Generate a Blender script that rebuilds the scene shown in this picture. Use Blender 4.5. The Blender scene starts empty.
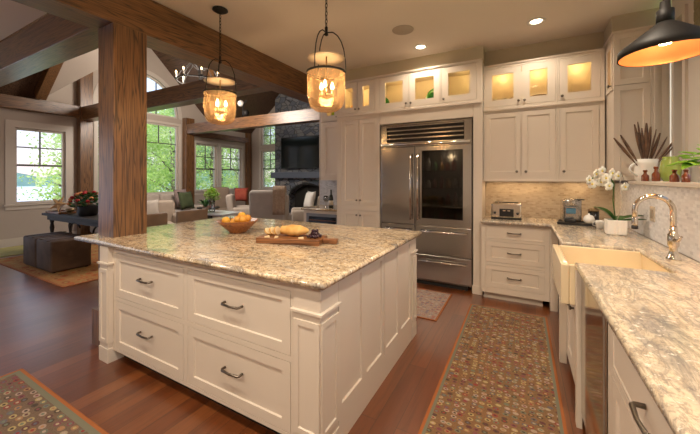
import bpy, bmesh, math, random
from mathutils import Vector, Matrix, Euler
PI = math.pi
random.seed(7)
SC = bpy.context.scene
COL = SC.collection

# ------------------------------------------------------------------ camera, world, exposure
cd = bpy.data.cameras.new('camera'); cam = bpy.data.objects.new('camera', cd); COL.objects.link(cam)
cam.location = (0, 0, 1.42); cam.rotation_euler = (PI/2, 0, math.radians(28.56))
cd.sensor_width = 36; cd.lens = 36*316/700; cd.shift_y = -39.5/700; cd.clip_start = .05; cd.clip_end = 500
SC.camera = cam
SC.view_settings.view_transform = 'Standard'; SC.view_settings.look = 'None'
SC.view_settings.gamma = 1; SC.view_settings.use_curve_mapping = False
SC.view_settings.exposure = 0.02
W = bpy.data.worlds.new('world'); SC.world = W; W.use_nodes = True
wn = W.node_tree; wn.nodes.clear()
wo = wn.nodes.new('ShaderNodeOutputWorld'); wb = wn.nodes.new('ShaderNodeBackground')
wt = wn.nodes.new('ShaderNodeTexCoord'); ws = wn.nodes.new('ShaderNodeSeparateXYZ'); wr = wn.nodes.new('ShaderNodeValToRGB')
wn.links.new(wt.outputs['Generated'], ws.inputs[0]); wn.links.new(ws.outputs['Z'], wr.inputs[0])
e = wr.color_ramp.elements
e[0].position = 0.0; e[0].color = (.74, .63, .61, 1); e[1].position = .5; e[1].color = (.50, .66, 1, 1)
k = wr.color_ramp.elements.new(.14); k.color = (.62, .72, .86, 1)
wn.links.new(wr.outputs[0], wb.inputs[0]); wn.links.new(wb.outputs[0], wo.inputs[0])
wb.inputs[1].default_value = 1.75
sd = bpy.data.lights.new('sun', 'SUN'); sd.energy = 5.0; sd.angle = .3; sd.color = (1, .95, .85)
sun = bpy.data.objects.new('sun', sd); COL.objects.link(sun)
sun.rotation_euler = (math.radians(38), math.radians(20), 0); sun.location = (0, 0, 12)

CAN_W = 78; PEND_W = 6; CAB_W = 1.2
WARM = (1, .74, .45)

# ------------------------------------------------------------------ materials
def mat(name, col=(.8,.8,.8), rough=.5, metal=0, spec=.5, emit=None, es=0, coat=0, trans=0):
    m = bpy.data.materials.new(name); m.use_nodes = True
    b = m.node_tree.nodes['Principled BSDF']
    b.inputs['Base Color'].default_value = (*col, 1); b.inputs['Roughness'].default_value = rough
    b.inputs['Metallic'].default_value = metal; b.inputs['Specular IOR Level'].default_value = spec
    b.inputs['Coat Weight'].default_value = coat; b.inputs['Transmission Weight'].default_value = trans
    if emit: b.inputs['Emission Color'].default_value = (*emit, 1); b.inputs['Emission Strength'].default_value = es
    return m
def N(m, t): return m.node_tree.nodes.new(t)
def L(m, a, b): m.node_tree.links.new(a, b)
def BS(m): return m.node_tree.nodes['Principled BSDF']
def coords(m, scale=(1,1,1), rot=(0,0,0), kind='Object'):
    tc = N(m, 'ShaderNodeTexCoord'); mp = N(m, 'ShaderNodeMapping')
    mp.inputs['Scale'].default_value = scale; mp.inputs['Rotation'].default_value = rot
    L(m, tc.outputs[kind], mp.inputs[0]); return mp.outputs[0]
def ramp(m, src, stops, interp='LINEAR'):
    r = N(m, 'ShaderNodeValToRGB'); r.color_ramp.interpolation = interp
    el = r.color_ramp.elements
    while len(el) < len(stops): el.new(.5)
    for i, (p, c) in enumerate(stops): el[i].position = p; el[i].color = (*c, 1)
    L(m, src, r.inputs[0]); return r.outputs[0]
def noise(m, vec, scale, detail=4, rough=.5, dist=0):
    n = N(m, 'ShaderNodeTexNoise'); n.inputs['Scale'].default_value = scale; n.inputs['Detail'].default_value = detail
    n.inputs['Roughness'].default_value = rough; n.inputs['Distortion'].default_value = dist
    L(m, vec, n.inputs['Vector']); return n.outputs['Fac']
def mix(m, a, b, f, mode='MIX'):
    x = N(m, 'ShaderNodeMix'); x.data_type = 'RGBA'; x.blend_type = mode
    for s, v in ((x.inputs[0], f), (x.inputs[6], a), (x.inputs[7], b)):
        if hasattr(v, 'is_linked'): L(m, v, s)
        elif isinstance(v, tuple): s.default_value = (*v, 1)
        else: s.default_value = v
    return x.outputs[2]
def bump(m, h, strength=.3, dist=.01):
    b = N(m, 'ShaderNodeBump'); b.inputs['Strength'].default_value = strength; b.inputs['Distance'].default_value = dist
    L(m, h, b.inputs['Height']); L(m, b.outputs[0], BS(m).inputs['Normal'])
def varied(name, c1, c2, scale=3, rough=.6, bs=0, **k):
    m = mat(name, c1, rough, **k); v = coords(m)
    n = noise(m, v, scale); L(m, ramp(m, n, [(.35, c1), (.65, c2)]), BS(m).inputs['Base Color'])
    if bs: bump(m, noise(m, v, scale*12, 2), bs, .004)
    return m
def wood(name, dark, light, axis, rough=.45, sc=1., coat=0):
    m = mat(name, light, rough, coat=coat); BS(m).inputs['Coat Roughness'].default_value = .33
    s = [9*sc, 9*sc, 9*sc]; s[axis] = .45*sc
    v = coords(m, tuple(s)); n = noise(m, v, 1.0, 3, .45, .5)
    w = N(m, 'ShaderNodeMath'); w.operation = 'MULTIPLY'; w.inputs[1].default_value = 11; L(m, n, w.inputs[0])
    fr = N(m, 'ShaderNodeMath'); fr.operation = 'PINGPONG'; fr.inputs[1].default_value = .5; L(m, w.outputs[0], fr.inputs[0])
    s2 = [70*sc]*3; s2[axis] = 3*sc
    n2 = noise(m, coords(m, tuple(s2)), 1, 3)
    c = ramp(m, fr.outputs[0], [(0, dark), (.22, light), (.5, tuple(min(1, x*1.18) for x in light))])
    c2 = ramp(m, n2, [(.35, (.55, .5, .45)), (.6, (1, 1, 1))])
    L(m, mix(m, c, c2, .8, 'MULTIPLY'), BS(m).inputs['Base Color'])
    bump(m, n2, .15, .003)
    return m
paint = varied('cream cabinet paint', (.67, .585, .49), (.69, .605, .51), 2, .38)
trimp = mat('cream trim paint', (.60, .54, .47), .45)
muntm = mat('dark bronze muntins', (.10, .09, .08), .5)
wallp = varied('beige wall paint', (.46, .39, .33), (.48, .41, .345), 1.5, .8)
ceilp = varied('warm ceiling paint', (.74, .65, .56), (.76, .67, .575), 1, .85)
soffp = mat('khaki soffit paint', (.52, .45, .32), .7)
timber = {a: wood('timber along axis %d' % a, (.050, .022, .008), (.205, .096, .034), a, .36, 1.5, .5) for a in (0, 1, 2)}
roofwood = wood('dark board ceiling', (.05, .026, .014), (.12, .066, .038), 0, .6)
dwood = wood('dark stained wood', (.010, .007, .005), (.028, .018, .012), 0, .6)
mwood = wood('walnut board wood', (.10, .035, .012), (.27, .11, .04), 0, .4)
bowlw = wood('carved bowl wood', (.15, .045, .012), (.33, .12, .035), 0, .35, 2)
steel = mat('brushed stainless steel', (.46, .45, .44), .22, 1)
_v = coords(steel, (2, 2, 220)); bump(steel, noise(steel, _v, 1, 2), .06, .001)
steeld = mat('dark brushed steel', (.26, .235, .21), .3, 1)
chrome = mat('polished nickel', (.70, .64, .56), .09, 1)
bronze = mat('oil rubbed bronze', (.045, .032, .024), .4, .8)
pewter = mat('aged pewter pull', (.20, .17, .14), .35, 1)
iron = mat('black iron', (.014, .012, .011), .55, 0, .3)
black = mat('black plastic', (.012, .012, .014), .35)
darkgap = mat('dark recess', (.02, .017, .014), .8)
copper = mat('copper lining', (.80, .33, .12), .38, .6)
fireclay = mat('glazed fireclay', (.80, .66, .44), .18, coat=.4)
white = mat('white glazed ceramic', (.80, .77, .72), .25)
offwhite = varied('off white upholstery', (.48, .42, .36), (.54, .475, .41), 8, .9, .2)
taupe = varied('taupe upholstery', (.30, .23, .175), (.34, .265, .20), 9, .9, .2)
linen = varied('beige linen', (.42, .34, .27), (.47, .385, .31), 9, .9, .2)
tanwool = varied('tan wool throw', (.36, .27, .20), (.44, .34, .26), 30, .95, .4)
leather = varied('brown leather', (.060, .034, .020), (.105, .062, .038), 5, .62, .15, spec=.25)
greenf = varied('olive velvet', (.055, .075, .03), (.08, .105, .045), 9, .85)
redf = varied('rust red fabric', (.32, .05, .03), (.40, .09, .05), 9, .85)
mauvef = mat('mauve fabric', (.32, .24, .22), .9)
leafm = varied('dark green leaf', (.02, .085, .012), (.045, .16, .02), 8, .45)
leafb = varied('bright green leaf', (.24, .52, .03), (.40, .70, .08), 6, .4)
orange = varied('orange peel', (.72, .28, .03), (.80, .40, .06), 12, .45, .2)
yellowf = varied('yellow fruit skin', (.80, .46, .05), (.75, .34, .03), 12, .45)
bread = varied('bread crust', (.62, .31, .07), (.78, .48, .16), 14, .7, .4)
crumb = mat('bread crumb', (.85, .66, .38), .85)
berry = mat('dark berry', (.035, .010, .018), .25)
petal = mat('white orchid petal', (.85, .84, .74), .5)
petalc = mat('orchid throat', (.75, .62, .12), .5)
redp = mat('red petals', (.45, .015, .02), .55)
peachp = mat('peach petals', (.80, .33, .12), .55)
feather = varied('brown dried leaf', (.09, .045, .025), (.19, .10, .055), 20, .7)
amber = mat('amber glass', (.15, .035, .008), .12, coat=.3)
greenglass = mat('green glazed glass', (.26, .33, .07), .12, coat=.3)
greenplate = mat('green glass plate', (.02, .20, .04), .15)
lime = mat('lime glass', (.42, .62, .05), .2)
stonehearth = mat('slate', (.10, .12, .165), .6)
screen = mat('tv screen', (.010, .016, .016), .12)
bulbm = mat('glowing bulb', (1, .8, .5), .4, emit=(1, .74, .42), es=40)
canm = mat('lit downlight lens', (1, .9, .7), .4, emit=(1, .86, .62), es=9)
puckm = mat('lit puck lens', (1, .9, .7), .4, emit=(1, .80, .45), es=7)
flamem = mat('glowing candle bulb', (1, .8, .5), .4, emit=(1, .66, .30), es=9)
labelm = mat('paper label', (.62, .55, .45), .7)
ctrl = mat('machine blue display', (.10, .24, .36), .25)
bottleg = mat('dark bottle glass', (.010, .014, .008), .1)
brass = mat('antique brass', (.25, .17, .09), .35, 1)
twig = mat('grey twig', (.50, .44, .38), .8)

def glassy(name, tint=(1, 1, 1), gl=.08, rough=.02, thick=.0):
    m = bpy.data.materials.new(name); m.use_nodes = True; nt = m.node_tree; nt.nodes.clear()
    o = nt.nodes.new('ShaderNodeOutputMaterial'); t = nt.nodes.new('ShaderNodeBsdfTransparent'); g = nt.nodes.new('ShaderNodeBsdfGlossy')
    x = nt.nodes.new('ShaderNodeMixShader'); f = nt.nodes.new('ShaderNodeFresnel'); f.inputs[0].default_value = 1.45
    a = nt.nodes.new('ShaderNodeMath'); a.operation = 'MULTIPLY'; a.inputs[1].default_value = gl/.04
    nt.links.new(f.outputs[0], a.inputs[0]); a.use_clamp = True
    t.inputs[0].default_value = (*tint, 1); g.inputs['Roughness'].default_value = rough
    nt.links.new(a.outputs[0], x.inputs[0]); nt.links.new(t.outputs[0], x.inputs[1]); nt.links.new(g.outputs[0], x.inputs[2]); nt.links.new(x.outputs[0], o.inputs[0])
    return m
pane = glassy('window glass', gl=.03)
cabglass = glassy('cabinet glass', (1, .97, .9), .03)
tumbler = glassy('clear drinking glass', (.92, .93, .93), .1)
fridgeglass = glassy('tinted fridge glass', (.38, .36, .33), .04)
ovenglass = mat('dark oven glass', (.012, .012, .013), .08)
# mercury glass of the lantern jars: amber, blotched, half see-through
merc = bpy.data.materials.new('amber mercury glass'); merc.use_nodes = True; nt = merc.node_tree; nt.nodes.clear()
_o = nt.nodes.new('ShaderNodeOutputMaterial'); _t = nt.nodes.new('ShaderNodeBsdfTransparent'); _t.inputs[0].default_value = (.97, .84, .66, 1)
_g = nt.nodes.new('ShaderNodeBsdfGlossy'); _g.inputs['Roughness'].default_value = .12; _g.inputs[0].default_value = (.9, .65, .4, 1)
_tr = nt.nodes.new('ShaderNodeBsdfTranslucent'); _tr.inputs[0].default_value = (.80, .52, .28, 1)
_v = coords(merc, (1, 1, .28)); _n = noise(merc, _v, 40, 5, .7); _r = ramp(merc, _n, [(.42, (.07,)*3), (.60, (.36,)*3)])
_m1 = nt.nodes.new('ShaderNodeMixShader'); nt.links.new(_r, _m1.inputs[0]); nt.links.new(_t.outputs[0], _m1.inputs[1]); nt.links.new(_tr.outputs[0], _m1.inputs[2])
_m2 = nt.nodes.new('ShaderNodeMixShader'); _m2.inputs[0].default_value = .12; nt.links.new(_m1.outputs[0], _m2.inputs[1]); nt.links.new(_g.outputs[0], _m2.inputs[2]); nt.links.new(_m2.outputs[0], _o.inputs[0])

def granite(name, st, rot, k=1.):
    m = mat(name, (.6, .5, .4), .16, coat=.25)
    v = coords(m, (1, 1, 1)); vs = coords(m, st, (0, 0, rot))
    base = ramp(m, noise(m, vs, 2.2, 6, .6, .6), [(.30, (.22, .19, .17)), (.42, (.54, .44, .31)), (.52, (.68, .53, .34)), (.62, (.70, .60, .44)), (.75, (.44, .34, .24))])
    med = ramp(m, noise(m, v, 34*k, 5, .7), [(.34, (.22, .16, .12)), (.45, (.80, .70, .56)), (.58, (1, 1, 1)), (.7, (1, .93, .8))])
    c = mix(m, base, med, .85*(.4 if k > 1 else 1), 'MULTIPLY')
    spk = ramp(m, noise(m, v, 75, 3, .6), [(.34, (.06, .045, .04)), (.42, (1, 1, 1))])
    c = mix(m, c, spk, .8*(.5 if k > 1 else 1), 'MULTIPLY')
    ve = ramp(m, noise(m, vs, 5, 6, .7, 1.2), [(.47, (1, 1, 1)), (.495, (.42, .38, .36)), (.505, (.42, .38, .36)), (.53, (1, 1, 1))])
    c = mix(m, c, ve, .75, 'MULTIPLY')
    if k > 1:
        v3 = ramp(m, noise(m, vs, 2.6, 5, .65, 1.6), [(.44, (1, 1, 1)), (.49, (.36, .33, .33)), (.52, (.5, .46, .43)), (.60, (1, 1, 1))]); c = mix(m, c, v3, .8, 'MULTIPLY'); c = mix(m, c, (.68, .65, .60), .20)
    wh = ramp(m, noise(m, v, 40, 3, .6), [(.60, (0, 0, 0)), (.68, (1, 1, 1))])
    c = mix(m, c, (.80, .74, .64), wh)
    g = N(m, 'ShaderNodeBrightContrast'); g.inputs['Bright'].default_value = .03; L(m, c, g.inputs[0])
    L(m, g.outputs[0], BS(m).inputs['Base Color']); return m
gran = granite('speckled cream granite', (1.2, 3.2, 1), .5)
granP = granite('veined cream granite', (4.2, 1.0, 1), -.35, 1.3)

def floorwood():
    m = mat('reddish oak floor boards', (.2, .07, .03), .26, coat=1); BS(m).inputs['Coat Roughness'].default_value = .30; BS(m).inputs['Coat IOR'].default_value = 1.5
    tc = coords(m, (1, 1, 1), (0, 0, PI/2))
    b = N(m, 'ShaderNodeTexBrick'); b.offset = .37
    for kx, vx in (('Scale', 1), ('Mortar Size', .0018), ('Brick Width', 1.7), ('Row Height', .125), ('Bias', 0)): b.inputs[kx].default_value = vx
    b.inputs['Color1'].default_value = (0, 0, 0, 1); b.inputs['Color2'].default_value = (1, 1, 1, 1); b.inputs['Mortar'].default_value = (.2, .2, .2, 1)
    L(m, tc, b.inputs['Vector'])
    tone = ramp(m, b.outputs['Color'], [(0, (.115, .029, .0065)), (.5, (.155, .042, .010)), (1, (.205, .064, .017))])
    gr = ramp(m, noise(m, coords(m, (14, .9, 1)), 2.2, 5, .6, .8), [(.3, (.52, .45, .4)), (.55, (1, 1, 1)), (.75, (1.0, .9, .8))])
    c = mix(m, tone, gr, .8, 'MULTIPLY')
    c = mix(m, c, (.03, .012, .006), b.outputs['Fac'])
    L(m, c, BS(m).inputs['Base Color'])
    rr = N(m, 'ShaderNodeMapRange'); L(m, noise(m, tc, 3, 3), rr.inputs[0]); rr.inputs[3].default_value = .28; rr.inputs[4].default_value = .42
    L(m, rr.outputs[0], BS(m).inputs['Roughness'])
    bump(m, noise(m, coords(m, (3, .6, 1)), 2, 2), .08, .01); return m
floorm = floorwood()

def mosaic(name, c1, c2, c3, mort, plane):
    m = mat(name, c1, .35)
    tc = N(m, 'ShaderNodeTexCoord'); s = N(m, 'ShaderNodeSeparateXYZ'); cb = N(m, 'ShaderNodeCombineXYZ')
    L(m, tc.outputs['Object'], s.inputs[0]); L(m, s.outputs[plane], cb.inputs[0]); L(m, s.outputs['Z'], cb.inputs[1])
    b = N(m, 'ShaderNodeTexBrick'); L(m, cb.outputs[0], b.inputs['Vector'])
    for kx, vx in (('Scale', 1), ('Mortar Size', .0022), ('Brick Width', .042), ('Row Height', .021)): b.inputs[kx].default_value = vx
    b.inputs['Color1'].default_value = (0, 0, 0, 1); b.inputs['Color2'].default_value = (1, 1, 1, 1); b.inputs['Mortar'].default_value = (.5,)*3+(1,)
    t = ramp(m, b.outputs['Color'], [(0, c1), (.5, c2), (1, c3)])
    L(m, mix(m, t, mort, b.outputs['Fac']), BS(m).inputs['Base Color'])
    bump(m, b.outputs['Fac'], -.25, .002); return m
splashX = mosaic('stone mosaic back', (.38, .31, .235), (.47, .39, .30), (.29, .225, .16), (.42, .35, .27), 'X')
splashB = mosaic('bar marble mosaic', (.45, .46, .50), (.56, .56, .60), (.36, .37, .40), (.45, .45, .47), 'X')
splashY = mosaic('pale marble mosaic', (.66, .65, .66), (.80, .79, .80), (.56, .55, .57), (.70, .69, .70), 'Y')

def stone():
    m = mat('rough fieldstone', (.2, .2, .2), .8); v = coords(m, (1, 1, 1.7))
    vo = N(m, 'ShaderNodeTexVoronoi'); vo.inputs['Scale'].default_value = 4.2; L(m, v, vo.inputs['Vector'])
    v2 = N(m, 'ShaderNodeTexVoronoi'); v2.feature = 'DISTANCE_TO_EDGE'; v2.inputs['Scale'].default_value = 4.2; L(m, v, v2.inputs['Vector'])
    s = N(m, 'ShaderNodeSeparateColor'); L(m, vo.outputs['Color'], s.inputs[0])
    c = ramp(m, s.outputs[0], [(0, (.09, .105, .14)), (.35, (.17, .19, .23)), (.6, (.28, .27, .26)), (.8, (.12, .15, .20)), (1, (.30, .30, .31))])
    e2 = ramp(m, v2.outputs['Distance'], [(.02, (.12, .12, .12)), (.07, (1, 1, 1))])
    c = mix(m, c, e2, .85, 'MULTIPLY'); c = mix(m, c, ramp(m, noise(m, v, 22, 4), [(.3, (.6,)*3), (.7, (1.0,)*3)]), 1, 'MULTIPLY')
    L(m, c, BS(m).inputs['Base Color']); bump(m, v2.outputs['Distance'], .6, .05); return m
stonem = stone()

def rugmat(name, ground, cols, cell=.075, g2=None):
    m = mat(name, ground, .95, spec=.1)
    v = coords(m, (1/cell, 1/(cell*.72), 1))
    vo = N(m, 'ShaderNodeTexVoronoi'); vo.inputs['Scale'].default_value = 1; vo.inputs['Randomness'].default_value = .42; vo.voronoi_dimensions = '2D'; L(m, v, vo.inputs['Vector'])
    s = N(m, 'ShaderNodeSeparateColor'); L(m, vo.outputs['Color'], s.inputs[0])
    outer = ramp(m, s.outputs[0], [(i/len(cols), c) for i, c in enumerate(cols)], 'CONSTANT')
    inner = ramp(m, s.outputs[1], [(i/len(cols), c) for i, c in enumerate(cols[::-1])], 'CONSTANT')
    dsrc = vo.outputs['Distance']
    f1 = ramp(m, dsrc, [(.34, (1, 1, 1)), (.39, (0, 0, 0))]); f2 = ramp(m, dsrc, [(.15, (1, 1, 1)), (.20, (0, 0, 0))])
    g = mix(m, ground, g2 or ground, noise(m, coords(m), 3, 3))
    c = mix(m, mix(m, g, mix(m, outer, g, .35), f1), mix(m, inner, g, .2), f2)
    c = mix(m, c, ramp(m, noise(m, coords(m), 160, 2), [(.3, (.7,)*3), (.7, (1,)*3)]), 1, 'MULTIPLY')
    L(m, c, BS(m).inputs['Base Color']); bump(m, noise(m, coords(m), 300, 2), .4, .004); return m
rc = [(.30, .035, .045), (.46, .38, .25), (.05, .045, .04), (.42, .22, .11), (.22, .06, .09), (.16, .20, .15), (.50, .40, .18), (.10, .03, .05), (.48, .36, .30), (.12, .13, .17)]
runnerm = rugmat('oval patterned wool', (.25, .125, .06), rc, .046, (.20, .135, .075))
rugGrey = rugmat('oval patterned greyed wool', (.19, .12, .08), rc, .062, (.16, .12, .09))
rugPale = rugmat('pale patterned wool', (.44, .33, .27), [(.40, .10, .09), (.5, .42, .36), (.14, .13, .2), (.42, .24, .18), (.2, .2, .28), (.55, .45, .36)], .05, (.40, .28, .22))
rugOr = rugmat('orange patterned kilim', (.42, .17, .06), [(.5, .12, .04), (.45, .32, .12), (.28, .06, .03), (.5, .26, .1)], .16, (.46, .26, .10))
borderO = mat('rust wool binding', (.30, .095, .025), .95)
borderG = mat('sage wool band', (.15, .14, .095), .95)
matgreen = varied('yellow green wool', (.42, .40, .14), (.50, .45, .2), 12, .95)
thr = varied('outdoor foliage', (.10, .30, .02), (.30, .52, .06), .9, .6)
_b = BS(thr); _b.inputs['Subsurface Weight'].default_value = 0
def leafmat(name, a, b, c):
    m = bpy.data.materials.new(name); m.use_nodes = True; nt = m.node_tree; nt.nodes.clear()
    o = nt.nodes.new('ShaderNodeOutputMaterial'); d = nt.nodes.new('ShaderNodeBsdfDiffuse'); t = nt.nodes.new('ShaderNodeBsdfTranslucent'); x = nt.nodes.new('ShaderNodeMixShader')
    x.inputs[0].default_value = .5; col = ramp(m, noise(m, coords(m), 1.3, 4, .7), [(.32, a), (.5, b), (.68, c)])
    nt.links.new(col, d.inputs[0]); nt.links.new(col, t.inputs[0]); nt.links.new(d.outputs[0], x.inputs[1]); nt.links.new(t.outputs[0], x.inputs[2]); nt.links.new(x.outputs[0], o.inputs[0]); return m
tleafA = leafmat('pale spring leaves', (.26, .46, .10), (.54, .70, .24), (.84, .90, .58))  # yellow-green to pale tones, spread by noise
tleafB = leafmat('cool green leaves', (.20, .38, .16), (.44, .60, .32), (.76, .84, .66))
bark = varied('tree bark', (.13, .10, .08), (.25, .21, .17), 6, .9)
lakem = mat('lake water', (.62, .66, .80), .25)  # pale lavender base puts the sky's reflection into the colour
hillm = varied('wooded hill', (.10, .19, .17), (.14, .25, .19), .15, .9)
grassm = varied('lawn grass', (.16, .32, .06), (.26, .42, .10), .8, .9)

# ------------------------------------------------------------------ mesh builder
ORG = {}
class MB:
    def __init__(s): s.bm = bmesh.new(); s.m = Matrix.Identity(4); s.mi = 0; s.mats = []
    def mat(s, m):
        if m not in s.mats: s.mats.append(m)
        s.mi = s.mats.index(m); return s
    def v(s, p): return s.bm.verts.new(s.m @ Vector(p))
    def f(s, vs, sm=False):
        try: q = s.bm.faces.new(vs)
        except ValueError: return None
        q.material_index = s.mi; q.smooth = sm; return q
    def box(s, x0, x1, y0, y1, z0, z1, bev=0):
        vs = [s.v((x, y, z)) for x in (x0, x1) for y in (y0, y1) for z in (z0, z1)]
        fs = [s.f([vs[i] for i in q]) for q in ((0,1,3,2),(4,6,7,5),(0,4,5,1),(2,3,7,6),(0,2,6,4),(1,5,7,3))]
        if bev:
            es = list({e for fc in fs for e in fc.edges})
            bmesh.ops.bevel(s.bm, geom=es, offset=bev, segments=2, affect='EDGES', profile=.5)
        return s
    def rbox(s, c, d, r, seg=4):      # soft rounded box (cushions)
        cx, cy, cz = c; hx, hy, hz = d[0]/2, d[1]/2, d[2]/2
        r = min(r, hx*.98, hy*.98, hz*.98)
        vs = [s.v((cx+a*hx, cy+b*hy, cz+k*hz)) for a in (-1, 1) for b in (-1, 1) for k in (-1, 1)]
        fs = [s.f([vs[i] for i in q], True) for q in ((0,1,3,2),(4,6,7,5),(0,4,5,1),(2,3,7,6),(0,2,6,4),(1,5,7,3))]
        es = list({e for fc in fs for e in fc.edges})
        o = bmesh.ops.bevel(s.bm, geom=es, offset=r, segments=seg, affect='EDGES', profile=.5)
        for fc in o['faces']: fc.smooth = True; fc.material_index = s.mi
        return s
    def lathe(s, prof, seg=24, c=(0, 0, 0), closed=False, sm=True):
        rings = []
        for (r, z) in prof:
            if r < 1e-5: rings.append([s.v((c[0], c[1], c[2]+z))])
            else: rings.append([s.v((c[0]+r*math.cos(2*PI*i/seg), c[1]+r*math.sin(2*PI*i/seg), c[2]+z)) for i in range(seg)])
        pr = list(zip(rings, rings[1:])) + ([(rings[-1], rings[0])] if closed else [])
        for A, B in pr:
            for i in range(seg):
                j = (i+1) % seg
                if len(A) == 1 and len(B) == 1: continue
                if len(A) == 1: s.f([A[0], B[j], B[i]], sm)
                elif len(B) == 1: s.f([A[i], A[j], B[0]], sm)
                else: s.f([A[i], A[j], B[j], B[i]], sm)
        return s
    def cyl(s, c, r, h, seg=20, r2=None):
        return s.lathe([(0, 0), (r, 0), (r if r2 is None else r2, h), (0, h)], seg, c, sm=False)
    def tube(s, pts, r, seg=8, closed=False, caps=True):
        pts = [Vector(p) for p in pts]; n = len(pts); rs = r if isinstance(r, (list, tuple)) else [r]*n
        rings = []; up = None
        for i, p in enumerate(pts):
            if closed: t = pts[(i+1) % n]-pts[i-1]
            else: t = pts[min(i+1, n-1)]-pts[max(i-1, 0)]
            if t.length < 1e-9: t = Vector((0, 0, 1))
            t.normalize()
            if up is None: up = Vector((0, 0, 1)) if abs(t.z) < .9 else Vector((1, 0, 0))
            a = t.cross(up)
            if a.length < 1e-4: a = t.cross(Vector((0, 1, 0)))
            a.normalize(); b = a.cross(t).normalized(); up = b
            rings.append([s.v(p+a*rs[i]*math.cos(2*PI*q/seg)+b*rs[i]*math.sin(2*PI*q/seg)) for q in range(seg)])
        for i in range(n if closed else n-1):
            A, B = rings[i], rings[(i+1) % n]
            for q in range(seg): s.f([A[q], A[(q+1) % seg], B[(q+1) % seg], B[q]], True)
        if caps and not closed: s.f(rings[0][::-1]); s.f(rings[-1])
        return s
    def ball(s, c, r, u=14, v=9, sc=(1, 1, 1)):
        rings = []
        for j in range(v+1):
            a = PI*j/v
            if j in (0, v): rings.append([s.v((c[0], c[1], c[2]+r*sc[2]*math.cos(a)))])
            else: rings.append([s.v((c[0]+r*sc[0]*math.sin(a)*math.cos(2*PI*i/u), c[1]+r*sc[1]*math.sin(a)*math.sin(2*PI*i/u), c[2]+r*sc[2]*math.cos(a))) for i in range(u)])
        for A, B in zip(rings, rings[1:]):
            for i in range(u):
                j = (i+1) % u
                if len(A) == 1: s.f([A[0], B[i], B[j]], True)
                elif len(B) == 1: s.f([A[i], B[0], A[j]], True)
                else: s.f([A[i], B[i], B[j], A[j]], True)
        return s
    def prism(s, poly, z0, z1):       # polygon in xy
        a = [s.v((x, y, z0)) for x, y in poly]; b = [s.v((x, y, z1)) for x, y in poly]; n = len(poly)
        s.f(a[::-1]); s.f(b)
        for i in range(n): s.f([a[i], a[(i+1) % n], b[(i+1) % n], b[i]])
        return s
    def pillow(s, c, w, h, t, n=8):   # soft square cushion in the local x-z plane, bulging along y
        def pt(i, j, sg):
            u, v = -1+2*i/n, -1+2*j/n
            pin = 1-.10*(u*u*(1-v*v)+v*v*(1-u*u))
            th = t/2*((1-u**4)*(1-v**4))**.5
            return (c[0]+u*w/2*pin, c[1]+sg*th, c[2]+v*h/2*pin)
        F = {(i, j): s.v(pt(i, j, -1)) for i in range(n+1) for j in range(n+1)}
        B = {(i, j): (F[i, j] if i in (0, n) or j in (0, n) else s.v(pt(i, j, 1))) for i in range(n+1) for j in range(n+1)}
        for i in range(n):
            for j in range(n):
                for G in (F, B): s.f([G[i, j], G[i+1, j], G[i+1, j+1], G[i, j+1]], True)
        return s
    def build(s, name, m=None, parent=None, bev=0, world=True, recalc=True):
        if recalc: bmesh.ops.recalc_face_normals(s.bm, faces=s.bm.faces)
        me = bpy.data.meshes.new(name)
        off = ORG.get(parent.name if parent else None, Vector((0, 0, 0)))
        if world and off.length: bmesh.ops.translate(s.bm, verts=s.bm.verts, vec=-off)
        s.bm.to_mesh(me); s.bm.free()
        for q in (s.mats or [m]): me.materials.append(q)
        o = bpy.data.objects.new(name, me); COL.objects.link(o)
        if parent: o.parent = parent; ORG[o.name] = off
        if bev:
            b = o.modifiers.new('bevel', 'BEVEL'); b.width = bev; b.segments = 2; b.limit_method = 'ANGLE'
        return o
def thing(name, label, cat, loc=(0, 0, 0), rz=0, group=None, world=True):
    o = bpy.data.objects.new(name, None); COL.objects.link(o); o.location = loc; o.rotation_euler = (0, 0, rz)
    o.empty_display_size = .1
    o['label'] = label; o['category'] = cat
    if group: o['group'] = group
    if world and rz == 0: ORG[o.name] = Vector(loc)
    else: ORG[o.name] = Vector((0, 0, 0))
    return o
def tag(o, label=None, cat=None, group=None, kind=None):
    for k_, v_ in (('label', label), ('category', cat), ('group', group), ('kind', kind)):
        if v_: o[k_] = v_
    return o
def recenter(o):                       # put a single-mesh thing's origin at its base
    vs = [v.co for v in o.data.vertices]
    c = Vector(((min(v.x for v in vs)+max(v.x for v in vs))/2, (min(v.y for v in vs)+max(v.y for v in vs))/2, min(v.z for v in vs)))
    o.data.transform(Matrix.Translation(-c)); o.location = c; return o
def single(mb, name, m, label, cat, group=None, bev=0, rc_=True):
    o = mb.build(name, m, bev=bev); tag(o, label, cat, group)
    return recenter(o) if rc_ else o
def dup(root, loc=None, rz=None, label=None, group=None):
    r = root.copy(); COL.objects.link(r)
    if loc is not None: r.location = loc
    if rz is not None: r.rotation_euler = (0, 0, rz)
    if label: r['label'] = label
    if group: r['group'] = group
    for ch in list(root.children):
        c = ch.copy(); COL.objects.link(c); c.parent = r
        for g in list(ch.children):
            d = g.copy(); COL.objects.link(d); d.parent = c
    return r
def lamp(name, kind, loc, energy, color=WARM, parent=None, size=.05, rot=None, spot=None):
    d = bpy.data.lights.new(name, kind); d.energy = energy; d.color = color
    if kind == 'AREA': d.size = size
    else: d.shadow_soft_size = size
    if spot: d.spot_size = spot; d.spot_blend = .6
    o = bpy.data.objects.new(name, d); COL.objects.link(o)
    off = ORG.get(parent.name, Vector((0, 0, 0))) if parent else Vector((0, 0, 0))
    o.location = Vector(loc)-off
    if rot: o.rotation_euler = rot
    if parent: o.parent = parent
    return o
def struct(mb, name, m, bev=0):
    o = mb.build(name, m, bev=bev); o['kind'] = 'structure'; return o

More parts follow.
